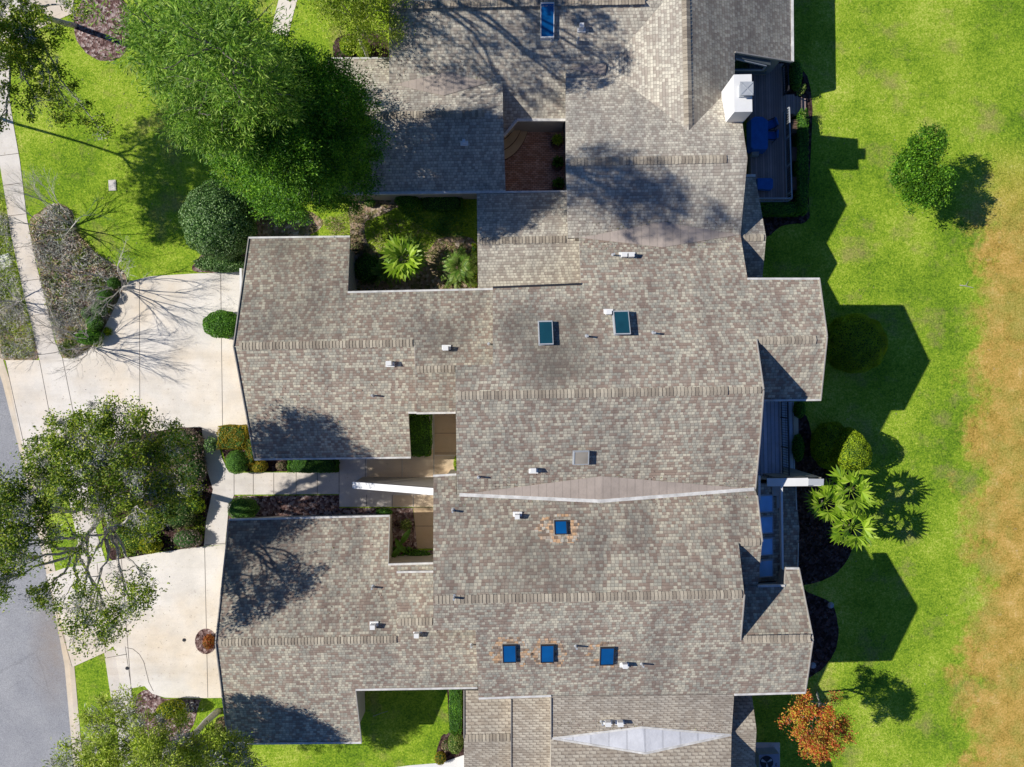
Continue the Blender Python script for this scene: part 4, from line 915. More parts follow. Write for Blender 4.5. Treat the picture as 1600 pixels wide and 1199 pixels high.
# ================================================================== PLANTS
def quads(P, D, N_, Ln, Wd, name, mat, parent=None, bend=0.0):
    n = len(P); D = D/np.linalg.norm(D, axis=1, keepdims=True)
    Sd = np.cross(D, N_); ln = np.linalg.norm(Sd, axis=1, keepdims=True); ln[ln < 1e-5] = 1; Sd /= ln
    Up = np.cross(Sd, D)
    Ln = np.broadcast_to(np.asarray(Ln, float), (n,))[:, None]; Wd = np.broadcast_to(np.asarray(Wd, float), (n,))[:, None]
    v = np.empty((n, 4, 3))
    v[:, 0] = P-D*Ln*.5; v[:, 1] = P+Sd*Wd*.5+Up*Ln*bend; v[:, 2] = P+D*Ln*.5-Up*Ln*bend; v[:, 3] = P-Sd*Wd*.5+Up*Ln*bend
    me = bpy.data.meshes.new(name); me.vertices.add(n*4); me.vertices.foreach_set('co', v.ravel())
    me.loops.add(n*4); me.loops.foreach_set('vertex_index', np.arange(n*4, dtype=np.int32))
    me.polygons.add(n); me.polygons.foreach_set('loop_start', np.arange(0, n*4, 4, dtype=np.int32)); me.polygons.foreach_set('loop_total', np.full(n, 4, dtype=np.int32))
    me.materials.append(mat); me.update(); me.validate()
    o = bpy.data.objects.new(name, me); COL.objects.link(o); return adopt(o, parent)
def unit(n, zbias=0.0):
    d = rng.normal(size=(n, 3)); d[:, 2] += zbias; return d/np.linalg.norm(d, axis=1, keepdims=True)
def clump_leaves(clumps, dens, sub=0.32, leaf=0.17, radial=0.0, flat=0.6, per=75):
    Ps = []; Ds = []
    for (c, r, w) in clumps:
        c = np.array(c, float); r = np.array(r if hasattr(r, '__len__') else (r, r, r*.75), float)
        vol = r[0]*r[1]; n = int(dens*vol*w)
        k = max(4, int(n/per)); d = unit(k, 0.35); rad = rng.uniform(0.35, 1.0, (k, 1))**0.55
        sc_ = c+d*r*rad*rng.uniform(.8, 1.12, (k, 1))
        size = rng.uniform(.55, 1.5, k)
        idx = rng.integers(0, k, n)
        off = rng.normal(size=(n, 3))*np.array([sub, sub, sub*.55])*size[idx][:, None]
        p = sc_[idx]+off; Ps.append(p)
        out = off/np.linalg.norm(off, axis=1, keepdims=True)+.35*(p-c)/np.linalg.norm(p-c, axis=1, keepdims=True)
        Ds.append(unit(n)+out*radial)
    P = np.vstack(Ps); D = np.vstack(Ds)
    P[:, 2] = np.maximum(P[:, 2], .05)
    N_ = unit(len(P), flat*3)
    return P, D, N_
def limb(mb, a, b, r0, r1, sag=0.0, n=6, seg=5, wob=0.12):
    a = Vector(a); b = Vector(b); L_ = (b-a).length; pts = []
    for i in range(seg+1):
        t = i/seg; p = a.lerp(b, t); p.z += math.sin(t*math.pi)*sag
        if 0 < i < seg: p += Vector([random.uniform(-1, 1)*wob*L_/seg for _ in range(3)])
        pts.append(p)
    mb.tube(pts, [r0+(r1-r0)*(i/seg) for i in range(seg+1)], n); return pts
def twigs(mb, a, d, ln, r, depth, spread=0.6, up=0.1, n=4, kids=(2, 3)):
    b = a+d*ln; mid = a.lerp(b, .5)+Vector([random.uniform(-1, 1)*ln*.06 for _ in range(3)])
    mb.tube([a, mid, b], [r, r*.8, r*.62], 5 if r > .03 else 3)
    if depth <= 0: return
    for _ in range(random.randint(*kids)):
        nd = (d+Vector([random.uniform(-1, 1)*spread for _ in range(3)])+Vector((0, 0, up))).normalized()
        twigs(mb, b if random.random() < .65 else mid, nd, ln*random.uniform(.6, .85), r*.6, depth-1, spread, up, n, kids)
def tree(name, lab, base, top, clumps, mat, dens, trunk=0.2, leaf=.17, ratio=.5, sub=.32, radial=0, bark='bark', tw=0, group=None, extra=None, rsub=(3, 5)):
    base = Vector(base); t = thing(name, lab, 'tree', tuple(base), group)
    mb = MB(); top = Vector(top); limb(mb, base-Vector((0, 0, .1)), top, trunk, trunk*.6, 0, 9, 6, .06)
    hubs = []; nh = min(5, max(2, len(clumps)//3)); ang = lambda c: math.atan2(c[1]-top.y, c[0]-top.x)
    order = sorted(clumps, key=lambda q: ang(q[0])); per = math.ceil(len(order)/nh)
    for i in range(0, len(order), per):
        grp = order[i:i+per]; mean = sum((Vector(q[0]) for q in grp), Vector((0, 0, 0)))/len(grp)
        zf = min(1, max(.35, (mean.z-1)/max(top.z, .1))) if top.z > mean.z else 1
        s0 = base.lerp(top, zf); h1 = s0.lerp(mean, .5); h1.z = min(h1.z, mean.z-.2)
        limb(mb, s0, h1, trunk*.62, trunk*.42, .15, 7, 6, .22); hubs.append((s0, h1, grp))
    for (c, r, w) in clumps:
        s0, s, _g = next(h for h in hubs if any(q[0] is c for q in h[2]))
        c = Vector(c); rr = r if not hasattr(r, '__len__') else r[0]
        if (c-s0).length < (s-s0).length: s = s0
        elif random.random() < .4: s = s0.lerp(s, random.uniform(.6, .95))
        limb(mb, s, c, trunk*.34, trunk*.10, .1, 6, 6, .24)
        for k in range(random.randint(*rsub)):
            d = Vector([random.gauss(0, 1) for _ in range(3)]); d.z = abs(d.z)*.4; d.normalize()
            e = c+d*rr*random.uniform(.6, 1.0); s2 = s.lerp(c, random.uniform(.5, 1)); limb(mb, s2, e, trunk*.14, trunk*.03, .05, 4, 5, .2)
            if tw: twigs(mb, s2.lerp(e, .6), (e-s2).normalized(), rr*.35, trunk*.05, tw, .7, .05)
    mb.build('trunk', M[bark], t, True)
    P, D, N_ = clump_leaves(clumps, dens, sub, leaf, radial)
    if len(P): quads(P, D, N_, rng.uniform(.7, 1.3, len(P))*leaf, rng.uniform(.7, 1.2, len(P))*leaf*ratio, 'crown', L[mat], t, .08)
    if extra:
        P, D, N_ = clump_leaves([(c, r, w*extra[1]) for c, r, w in clumps], dens, sub*.8, leaf, radial)
        quads(P, D, N_, rng.uniform(.7, 1.3, len(P))*leaf*1.3, rng.uniform(.6, 1, len(P))*leaf*.25, extra[2] if len(extra) > 2 else 'dry_foliage', L[extra[0]], t, .1)
    return t
g = lambda px, py, z: tuple(G(px, py, z))
# tall dark tree and its feathery neighbour
tree('tall_tree', 'tall dense dark green tree leaning over the shaded garage roof', (-12.2, 11.0, 0), (-12.2, 11.6, 11),
     [(g(520, 185, 5), (2.2, 2.2, 1.8), 1.2), (g(548, 235, 6), (1.8, 2.1, 1.8), 1.3), (g(532, 285, 5), (2.0, 1.7, 1.5), 1.2), (g(465, 305, 4.5), (1.8, 1.4, 1.3), 1), (g(420, 250, 6), (2.4, 2.0, 1.6), 1),
      (g(460, 215, 9), (2.8, 2.6, 2.0), 1.3), (g(520, 165, 8.5), (1.9, 2.2, 1.8), 1.2), (g(475, 140, 10), (2.2, 1.9, 1.6), 1.2), (g(405, 180, 11), (2.2, 2.2, 1.6), 1.1), (g(520, 235, 9), (1.6, 2.0, 1.4), 1.2), (g(490, 270, 8.5), (1.8, 1.4, 1.3), 1.2), (g(440, 245, 11), (1.7, 1.7, 1.2), 1.1), (g(380, 240, 8), (1.7, 1.8, 1.4), .8), (g(440, 120, 11), (1.9, 1.8, 1.5), 1.0), (g(450, 325, 3.5), (1.6, .8, .9), .8), (g(430, 290, 8), (1.5, 1.3, 1.2), .9)],
     'dense', 2500, .32, .125, .42, .19, 1.4)
tree('feathery_tree', 'very tall feathery green tree reaching the top edge left of the dark tree', (-12.0, 12.9, 0), (-11.2, 12.2, 17),
     [(g(250, 45, 18), (1.9, 1.7, 1.4), .36), (g(320, 20, 18.5), (1.9, 1.7, 1.4), .36), (g(385, 55, 18.5), (1.6, 1.8, 1.4), .36), (g(290, 105, 16.5), (1.6, 1.4, 1.2), .6), (g(350, 130, 18), (1.9, 1.6, 1.4), .36), (g(310, 185, 13), (1.5, 1.4, 1.2), .8),
      (g(395, 105, 18), (1.6, 1.7, 1.4), .36), (g(335, 75, 20), (1.8, 1.8, 1.2), .36), (g(370, 190, 12.5), (1.9, 1.6, 1.3), 1), (g(420, 150, 14), (1.5, 1.4, 1.1), .8), (g(290, 140, 13), (1.3, 1.2, 1.2), .6), (g(232, 60, 13), (1.2, 1.3, 1.0), .6), (g(300, 60, 13), (2.2, 1.8, 1.2), .6), (g(370, 90, 13), (2.2, 2.0, 1.2), .6), (g(350, 170, 12.5), (2, 1.8, 1.2), .8)],
     'feather', 1900, .28, .21, .19, .24, 1.8)
# olive tree upper left
tree('olive_green_tree', 'sparse grey-branched tree over the pavement bend in the upper left corner', (-25.6, 21.0, 0), (-26.0, 19.5, 4.6),
     [(g(20, 30, 6), 1.6, .9), (g(60, 45, 6), 1.2, .7), (g(30, 90, 5.5), 1.2, .7), (g(90, 130, 5), .9, .5), (g(60, 165, 5), 1.0, .45), (g(115, 175, 4.6), .9, .5), (g(155, 200, 4.4), .7, .5), (g(15, 150, 5), .8, .35), (g(120, 5, 5.5), .9, .5), (g(-20, 60, 7), 1.6, .8), (g(75, 85, 5), .9, .5), (g(10, 195, 5), .6, .4), (g(50, 120, 5), .8, .45)],
     'oak', 1700, .17, .15, .5, .18, .3, 'barkg', 2, extra=('grayleaf', .12, 'lichen_twigs'))
tree('roadside_tree', 'dark tree beyond the left edge whose shadow lies across the front lawn', (-34.5, 17.0, 0), (-31.2, 14.2, 6.5),
     [((-29.6, 14.4, 8), 1.5, .6), ((-31.0, 12.6, 8), 1.5, .6), ((-29.4, 11.4, 7.6), 1.2, .55), ((-31.6, 15.2, 8.2), 1.2, .4), ((-28.2, 13.0, 7.6), 1.1, .5), ((-30.2, 10.2, 7.5), 1.2, .55), ((-27.8, 11.4, 7.3), .9, .6), ((-27.4, 14.8, 7.3), .9, .6), ((-26.9, 9.6, 7), .9, .6), ((-28.8, 16.2, 7.6), 1.1, .5), ((-26.6, 12.6, 7), .7, .6), ((-25.6, 16.8, 6.2), .6, .5)], 'oak', 3000, .10, .15, .5, .26, 0, 'bark', 1)
# shrubby tree at the top by the grey roof
tree('small_tree', 'yellow-green small tree touching the top grey roof corner', (-8.4, 19.0, 0), (-8.2, 18.6, 3.6),
     [(g(540, 20, 5), 1.3, .9), (g(585, 15, 5.4), 1.2, .9), (g(610, 50, 4.8), .9, .8), (g(570, 55, 4.6), 1.0, .8), (g(520, -10, 5), 1.2, .9), (g(600, -20, 5.6), 1.4, .9)], 'olive', 1700, .12, .12, .5, .25, 0, 'barkg', 1)
tree('limbed_tree', 'large spreading tree beyond the top edge throwing branch shadows on the roofs', (-11.5, 25.5, 0), (-10.5, 23.5, 8.5),
     [((-14.6, 18.3, 12.5), 1.9, .5), ((-12.2, 16.6, 13.5), 1.5, .45), ((-11.6, 19.2, 13), 2.0, .5), ((-8.6, 17.3, 13), 1.7, .5), ((-6.6, 19.0, 12.6), 1.8, .6), ((-7.4, 16.5, 12.5), 1.2, .5), ((-13.6, 21.5, 12), 2.2, .5), ((-9, 21.6, 13), 2.4, .5), ((-16.4, 19.6, 11.5), 1.5, .45), ((-5.0, 17.6, 12.4), 1.2, .55)],
     'oak', 800, .34, .17, .5, .28, 0, 'bark', 1)
# big oak over the kerb
oak = [(100, 680, 9.5, 1.1, .9), (150, 655, 9.5, .9, .8), (185, 650, 9, .8, .7), (215, 665, 9, .9, .6), (70, 715, 9.5, 1.1, .9), (125, 720, 10, 1.2, .95), (175, 700, 10, 1.1, .8), (60, 755, 9.5, 1.0, .8), (105, 770, 10, 1.1, .8), (70, 800, 9, 1.0, .7), (25, 790, 10, 1.0, .9), (5, 830, 10, 1.2, 1),
       (40, 850, 9.5, 1.0, .6), (15, 880, 9.5, .9, .8), (180, 770, 8.5, 1.2, .55), (225, 745, 8, 1.2, .6), (255, 790, 7.5, 1.1, .6), (280, 760, 7.5, 1.0, .55), (230, 690, 8, 1.0, .6), (265, 690, 8, 1.0, .55), (250, 725, 8, 1.0, .5), (215, 820, 7.5, 1.0, .5), (110, 840, 9, 1.2, .22), (145, 870, 8.5, 1.1, .15),
       (70, 935, 9, .8, .7), (120, 955, 9, .9, .7), (165, 965, 9, .9, .7), (175, 985, 8.5, .7, .6), (195, 930, 9, 1.0, .35), (225, 905, 8.5, .9, .3), (150, 920, 9, 1.0, .2), (205, 950, 9, .7, .45), (120, 1000, 8.5, .7, .25), (-20, 920, 10, 1.0, .7), (140, 680, 8, 1.4, .5), (-30, 775, 10, 1.0, .5), (-70, 795, 10, 1.1, .5), (0, 755, 10, .9, .5), (-45, 835, 10, .9, .4), (200, 735, 10, .9, .45), (165, 800, 9.5, .8, .4), (215, 790, 9.5, .8, .3)]
tree('oak_tree', 'large spreading oak with grey limbs over the kerb and both driveway mouths', (-20.4, -5.9, 0), (-21.2, -6.6, 4.6),
     [(g(x, y, z), r, w) for x, y, z, r, w in oak], 'oak', 1750, .24, .14, .5, .22, .3, 'barkg', 2, extra=('grayleaf', .32, 'lichen_twigs'))
# feathery tree bottom left
tree('feathery_tree', 'light green feathery tree with grey clumps at the bottom left corner', (-17.2, -19.2, 0), (-17.3, -18.9, 5.5),
     [(g(160, 1120, 6.5), 1.0, .8), (g(205, 1110, 6), .9, .7), (g(170, 1165, 7), 1.3, .9), (g(225, 1150, 7), 1.3, .8), (g(275, 1160, 6.5), 1.2, .9), (g(325, 1165, 6), 1.2, .9), (g(365, 1175, 5.5), 1.0, .8), (g(120, 1190, 7), 1.2, .8), (g(250, 1200, 7.5), 1.6, .9), (g(315, 1205, 6.5), 1.4, .9), (g(380, 1200, 5), .9, .8), (g(170, 1215, 7), 1.6, .9), (g(290, 1120, 5.5), .5, .5)],
     'olive', 1900, .2, .17, .28, .2, 1.2, 'barkg', 1, extra=('grayleaf', .20, 'hanging_moss'))
# small trees on the back lawn
tree('small_tree', 'small bushy green tree standing alone on the back lawn', tuple(G(1462, 272)), (22.6, 11.4, 2.0),
     [(g(1446, 226, 3.6), (1.05, .95, .7), 1.1), (g(1418, 272, 3.1), (.95, .95, .8), 1), (g(1446, 306, 3.2), (1.25, .90, .7), 1.1), (g(1464, 285, 3.2), (.9, .8, .7), .9), (g(1424, 245, 3.2), (.7, .6, .5), .8), (g(1442, 266, 3.3), (.9, .8, .6), .8)], 'dense', 3600, .08, .13, .5, .17, .5)
au = tree('maple_tree', 'small red and orange leaved tree by the lower rear wing', tuple(G(1277, 1083)), tuple(G(1280, 1095, 2)),
     [(g(1256, 1088, 4.2), .42, 1.1), (g(1304, 1092, 3.6), .35, .5), (g(1240, 1112, 4.6), .4, .8), (g(1300, 1168, 5.2), .5, .9), (g(1318, 1150, 4.8), .4, .7), (g(1258, 1115, 4.8), .6, 1), (g(1290, 1115, 4.8), .55, 1.2), (g(1246, 1138, 5), .5, .9), (g(1268, 1150, 5.6), .65, 1.3), (g(1296, 1145, 5.4), .6, 1.2), (g(1314, 1130, 4.6), .5, 1), (g(1280, 1176, 5.6), .5, 1.2), (g(1225, 1128, 4.0), .3, .6), (g(1262, 1168, 5), .4, 1)],
     'autumn', 2800, .07, .12, .5, .13, .6, 'barkg', 2)
# bare trees on the left
def bare(lab, base, hgt, lean, n):
    b = Vector(base); t = thing('bare_tree', lab, 'tree', tuple(b), 'leafless trees beside the pavement'); mb = MB()
    for i in range(n):
        a = i*2*math.pi/n+random.uniform(-.4, .4); d = Vector((math.cos(a)*.55+lean[0], math.sin(a)*.55+lean[1], 1)).normalized()
        twigs(mb, b-Vector((0, 0, .05))+Vector((math.cos(a), math.sin(a), 0))*.06, d, hgt*.34, .05, 6, .46, .06, 5, (2, 3))
    mb.build('branches', M['twig'], t); return t
bare('leafless many-stemmed tree whose shadow falls on the top of the upper driveway', G(190, 446), 4.4, (.02, .0), 5)
bare('leafless many-stemmed tree at the bottom tip of the long bed', G(143, 540), 4.4, (-.03, 0), 5)
bare('leafless many-stemmed tree at the top of the long bed by the lawn', G(118, 356), 4.2, (-.15, .0), 5)
bare('leafless tree on the verge beyond the pavement', G(30, 470), 3.2, (-.1, .05), 4)

# shrubs
def shrub(lab, px, py, rx, ry, h, mat, n=2600, leaf=.09, shape='ball', name='shrub', cat='shrub', z0=0.0, tight=.05, ratio=.55, core=True, group=None, base=None, rot=0.0, tz=None):
    zc = z0+h*.5; c = G(px, py, zc if tz is None else tz); c.z = zc; k = S*(H-zc)/H
    R = np.array([rx*k, ry*k, h*.5]); t = thing(name, lab, cat, (c.x, c.y, z0), group)
    d = unit(n)
    if shape == 'box':
        m_ = np.abs(d).max(axis=1, keepdims=True); d2 = d/m_; p = d2*(.96)
    elif shape == 'egg':
        p = d.copy(); s_ = 1-.38*np.clip(-p[:, 1]*0+p[:, 1], -1, 1); p[:, 0] *= s_; 
    else: p = d.copy()
    lump = 1+.05*np.sin(d[:, 0]*9+px)*np.cos(d[:, 1]*8+py)
    p = p*lump[:, None]*(1-np.abs(rng.normal(size=(n, 1)))*tight)
    P = p*R
    if rot: cs, sn = math.cos(rot), math.sin(rot); P = np.stack([P[:, 0]*cs-P[:, 1]*sn, P[:, 0]*sn+P[:, 1]*cs, P[:, 2]], 1)
    P = P+np.array(c); P[:, 2] = np.maximum(P[:, 2], .03)
    N_ = d+rng.normal(size=(n, 3))*.55; D = np.cross(N_, unit(n))
    quads(P, D, N_, rng.uniform(.7, 1.3, n)*leaf, rng.uniform(.7, 1.2, n)*leaf*ratio, 'foliage', L[mat], t, .08)
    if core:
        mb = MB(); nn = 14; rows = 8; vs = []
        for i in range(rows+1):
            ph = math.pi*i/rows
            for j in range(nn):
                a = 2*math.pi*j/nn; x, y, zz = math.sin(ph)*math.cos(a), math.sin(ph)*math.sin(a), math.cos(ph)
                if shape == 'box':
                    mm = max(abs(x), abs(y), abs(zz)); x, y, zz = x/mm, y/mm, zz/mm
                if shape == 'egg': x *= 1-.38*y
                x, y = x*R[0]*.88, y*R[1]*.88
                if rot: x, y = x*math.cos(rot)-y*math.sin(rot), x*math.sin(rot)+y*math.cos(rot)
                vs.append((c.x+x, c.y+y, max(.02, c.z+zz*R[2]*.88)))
        mb.add(vs, [(i*nn+j, (i+1)*nn+j, (i+1)*nn+(j+1) % nn, i*nn+(j+1) % nn) for i in range(rows) for j in range(nn)]); mb.build('branches', M['coreg'], t)  # solid dark core added behind the leaves, no branches modelled
    return t
shrub('large glossy rounded shrub beside the front lawn', 342, 345, 58, 62, 3.4, 'gloss', 16000, .12, tight=.07)
shrub('lower rounded shrub tucked below the large glossy one', 350, 412, 48, 14, 1.0, 'gloss', 4200, .10)
shrub('dark oval shrub against the upper garage wall', 348, 507, 31, 22, 1.2, 'hedge', 5200, .10)
shrub('clipped green ball shrub beside the front path, nearest the orange hedge', 371, 722, 18, 19, 1.3, 'holly', 4200, .06, tight=.03)
shrub('shaded clipped ball shrub by the path above the lower garage', 380, 795, 24, 19, 1.3, 'holly', 4600, .06, tight=.03)
shrub('square orange-tinted hedge at the driveway corner', 366, 683, 23, 19, 1.0, 'copper', 5200, .09, 'box', 'hedge', 'hedge')
shrub('small yellowish shrub between the ball shrub and the garage eave', 404, 728, 15, 10, .8, 'copper', 1800, .08)
shrub('narrow orange-tinted hedge along the garage side', 393, 705, 7, 22, .9, 'copper', 1500, .08, 'box', 'hedge', 'hedge')
shrub('shaded low hedge under the upper garage eave beside the path', 490, 727, 40, 12, .7, 'hedge', 3600, .08, 'box', 'hedge', 'hedge')
shrub('small pink-tipped shrub at the end of the eave hedge', 441, 728, 10, 8, .6, 'plum', 900, .08)
shrub('broad dark green shrub filling the courtyard beside the tan path', 655, 680, 20, 34, .8, 'hedge', 5200, .10, 'box')
for i, (x, y, r) in enumerate(((164, 463, 12), (155, 484, 12), (148, 505, 13), (137, 490, 9), (178, 443, 9))):
    shrub(('small clipped ball shrub topmost but one in the bed by the driveway', 'small clipped ball shrub in the middle of the bed edge by the driveway', 'largest clipped ball shrub at the lower driveway bed edge', 'smallest clipped ball shrub set back from the driveway edge', 'clipped ball shrub at the top corner of the driveway bed')[i], x, y, r, r, .8, 'gloss' if i % 2 else 'holly', 1500, .06, group='ball shrubs along the driveway bed')
shrub('dark loose shrub at the lower edge of the driveway bed', 140, 527, 22, 12, .9, 'hedge', 1800, .1)
shrub('brown-leaved shrub beside the driveway corner path', 282, 700, 38, 34, 1.3, 'mauve', 5200, .15, tight=.35, ratio=.35)
shrub('grey-brown loose shrub above the path bend', 300, 735, 24, 28, 1.1, 'mauve', 2400, .15, tight=.4, ratio=.3)
shrub('bright yellow-green upright shrub in the middle of the wide bed', 232, 706, 13, 22, 1.2, 'yellow', 2000, .12, tight=.2)
shrub('bright yellow shrub below the upright one in the wide bed', 243, 748, 11, 11, 1.0, 'yellow', 1200, .12, tight=.15)
shrub('yellow shrub at the lower driveway edge of the wide bed', 236, 852, 18, 13, 1.0, 'yellow', 2000, .12, tight=.15)
shrub('lime green low shrub mass right of the pavement', 200, 836, 34, 26, .8, 'olive', 4200, .12, tight=.2)
shrub('lime green shrub beneath the oak in the wide bed', 238, 812, 26, 20, 1.0, 'olive', 2600, .13, tight=.35)
shrub('dark green shrub near the path bend in the wide bed', 280, 800, 28, 26, 1.2, 'oakd', 3000, .14, tight=.3)
shrub('green shrub by the path, next to the mulch strip', 305, 790, 16, 14, .9, 'lime', 1500, .12, tight=.3)
shrub('grey twiggy shrub at the lower driveway corner', 292, 842, 24, 16, 1.0, 'mauve', 2200, .16, tight=.45, ratio=.25)
shrub('small dark-leaved shrub over the short path above the ball shrub', 330, 695, 10, 14, 1.2, 'gloss', 420, .13, tight=.35, core=False)
shrub('lit yellow shrub beside the lower driveway edge', 268, 1108, 22, 13, 1.5, 'yellow', 2600, .10, tight=.15)
shrub('small plum shrub by the lower garage wall', 348, 1132, 12, 12, .7, 'plum', 1000, .1)
shrub('large round clipped shrub in shade beyond the middle rear wing', 1336, 537, 49, 47, 2.1, 'lime', 30000, .085, tight=.035)
shrub('shaded rounded shrub behind the bright egg-shaped one', 1300, 697, 33, 38, 1.5, 'lime', 14000, .085, tight=.04)
shrub('bright egg-shaped clipped shrub on the back lawn edge', 1328, 702, 27, 33, 2.9, 'lime', 9500, .085, 'egg', tight=.03)
shrub('small round shrub beside the lower patio near the party wall', 1247, 700, 9, 22, .8, 'hedge', 1500, .08)
shrub('small round shrub beside the lower patio near the middle wing', 1249, 640, 9, 14, .8, 'hedge', 1100, .08)
shrub('long clipped hedge along the deck railing', 1251, 255, 8, 82, 1.0, 'hedge', 7500, .09, 'box', 'hedge', 'hedge')
shrub('short clipped hedge across the end of the deck', 1216, 328, 32, 10, .8, 'hedge', 3600, .09, 'box', 'hedge', 'hedge')
shrub('dark shrub by the deck corner under the east eave', 1243, 118, 10, 24, .8, 'holly', 1600, .09)
for i, (x, y, r) in enumerate(((1252, 141, 4), (1252, 184, 5))): shrub(('pale variegated plant above the deck stairs', 'pale variegated plant below the deck stairs')[i], x, y, r, r*1.8, 1.15, 'varieg', 260, .09, core=False)
shrub('hedge strip beside the bottom left wall of the dotted roof', 712, 1106, 10, 38, .9, 'hedge', 3600, .09, 'box', 'hedge', 'hedge')
shrub('variegated yellow-edged shrub at the end of the hedge strip', 712, 1160, 12, 17, 1.1, 'varieg', 2400, .09)
shrub('small reddish shrub beside the white patio', 688, 1185, 9, 10, .6, 'copper', 700, .08)
shrub('plum-coloured shrub left of the variegated shrub', 698, 1165, 9, 9, .6, 'plum', 600, .09)
shrub('bright yellow-green shrub below the small tree at the top', 545, 72, 14, 14, 1.2, 'lime', 1500, .11)
shrub('yellow-green shrub against the top garage eave', 568, 78, 12, 14, 1.1, 'lime', 1300, .11)
shrub('round dark shrub under the shaded garage eave', 636, 312, 19, 13, 1.0, 'hedge', 2600, .08)
shrub('low dark hedge between the shaded garage and the front wing', 690, 318, 34, 12, .6, 'hedge', 2600, .09, 'box', 'hedge', 'hedge')
shrub('plum-leaved shrub at the corner of the upper garage', 556, 386, 12, 9, .7, 'plum', 900, .1)
shrub('dark shrub in the deep shade beside the upper garage wall', 575, 420, 22, 24, .6, 'holly', 1800, .1)
shrub('low pale flowering plant under the shaded garage eave', 578, 318, 9, 6, .4, 'varieg', 300, .08)
shrub('narrow green strip plant against the front wing wall', 741, 415, 4, 34, .7, 'lime', 900, .09, 'box')
shrub('red-leaved plant in the circular driveway bed', 326, 1003, 9, 12, .6, 'red', 900, .12, tight=.3, core=False)
shrub('white-flecked variegated plant beside the lower tan path', 634, 820, 10, 10, .7, 'varieg', 420, .10, tight=.3, core=False)
shrub('low green plant at the corner of the lower garage roof', 600, 800, 14, 6, .4, 'hedge', 600, .10, tight=.3)
shrub('small dark fern at the bottom of the lower courtyard', 655, 868, 20, 8, .5, 'hedge', 900, .10, tight=.3)
shrub('narrow bright vine beside the upper path corner', 713, 724, 4, 12, 1.2, 'lime', 500, .09)
# potted plants in the brick courtyard
for i, (x, y) in enumerate(((869, 226), (870, 260), (871, 293))):
    c = G(x, y, .2); t = thing('potted_plant', ('bright green potted plant nearest the white courtyard wall', 'middle potted plant in the brick courtyard', 'potted plant half under the front wing roof in the brick courtyard')[i], 'potted plant', (c.x, c.y, 0), 'potted plants in the brick courtyard')
    m = MB(); m.disc((c.x, c.y), .22, .03, .42, 20, r2=.31); m.disc((c.x, c.y), .34, .42, .47, 20); m.build('pot', M['terra'], t)
    n = 330; d = unit(n, .5); P = np.array((c.x+.03, c.y+.1, .75))+d*np.array((.34, .30, .32))*rng.uniform(.3, 1, (n, 1)); quads(P, d+unit(n)*.4, unit(n, .8), .20, .06, 'foliage', L['palm' if i == 0 else 'hedge'], t, .1)
# broad-leaved plants in the lower courtyard
for i, (x, y, a) in enumerate(((634, 838, 1.0), (620, 862, .9), (626, 852, 2.2))):
    c = G(x, y, .5); m = MB(); d = Vector((math.cos(a), math.sin(a), 0)); s = Vector((-d.y, d.x, 0)); vs = []; k = 9
    for j in range(k+1):
        t_ = j/k; w = .17*math.sin(math.pi*min(1, t_*.92+.05))**.7; p = c+d*(t_-.5)*1.0+Vector((0, 0, .25*math.sin(t_*math.pi)))
        vs += [p+s*w+Vector((0, 0, .05)), p, p-s*w+Vector((0, 0, .05))]
    fs = []
    for j in range(k): fs += [(3*j, 3*j+3, 3*j+4, 3*j+1), (3*j+1, 3*j+4, 3*j+5, 3*j+2)]
    m.add(vs, fs); o = m.build('leaf', L['holly']); t = thing('broadleaf_plant', ('upper broad single-leaved plant in the lower courtyard', 'lower broad single-leaved plant in the lower courtyard', 'small broad-leaved plant between the two big leaves in the lower courtyard')[i], 'plant', (c.x, c.y, 0)); adopt(o, t)
    m = MB(); m.tube([(c.x-d.x*.5, c.y-d.y*.5, 0), (c.x-d.x*.5, c.y-d.y*.5, .5)], [.015, .012], 5); m.build('stem', L['holly'], t)

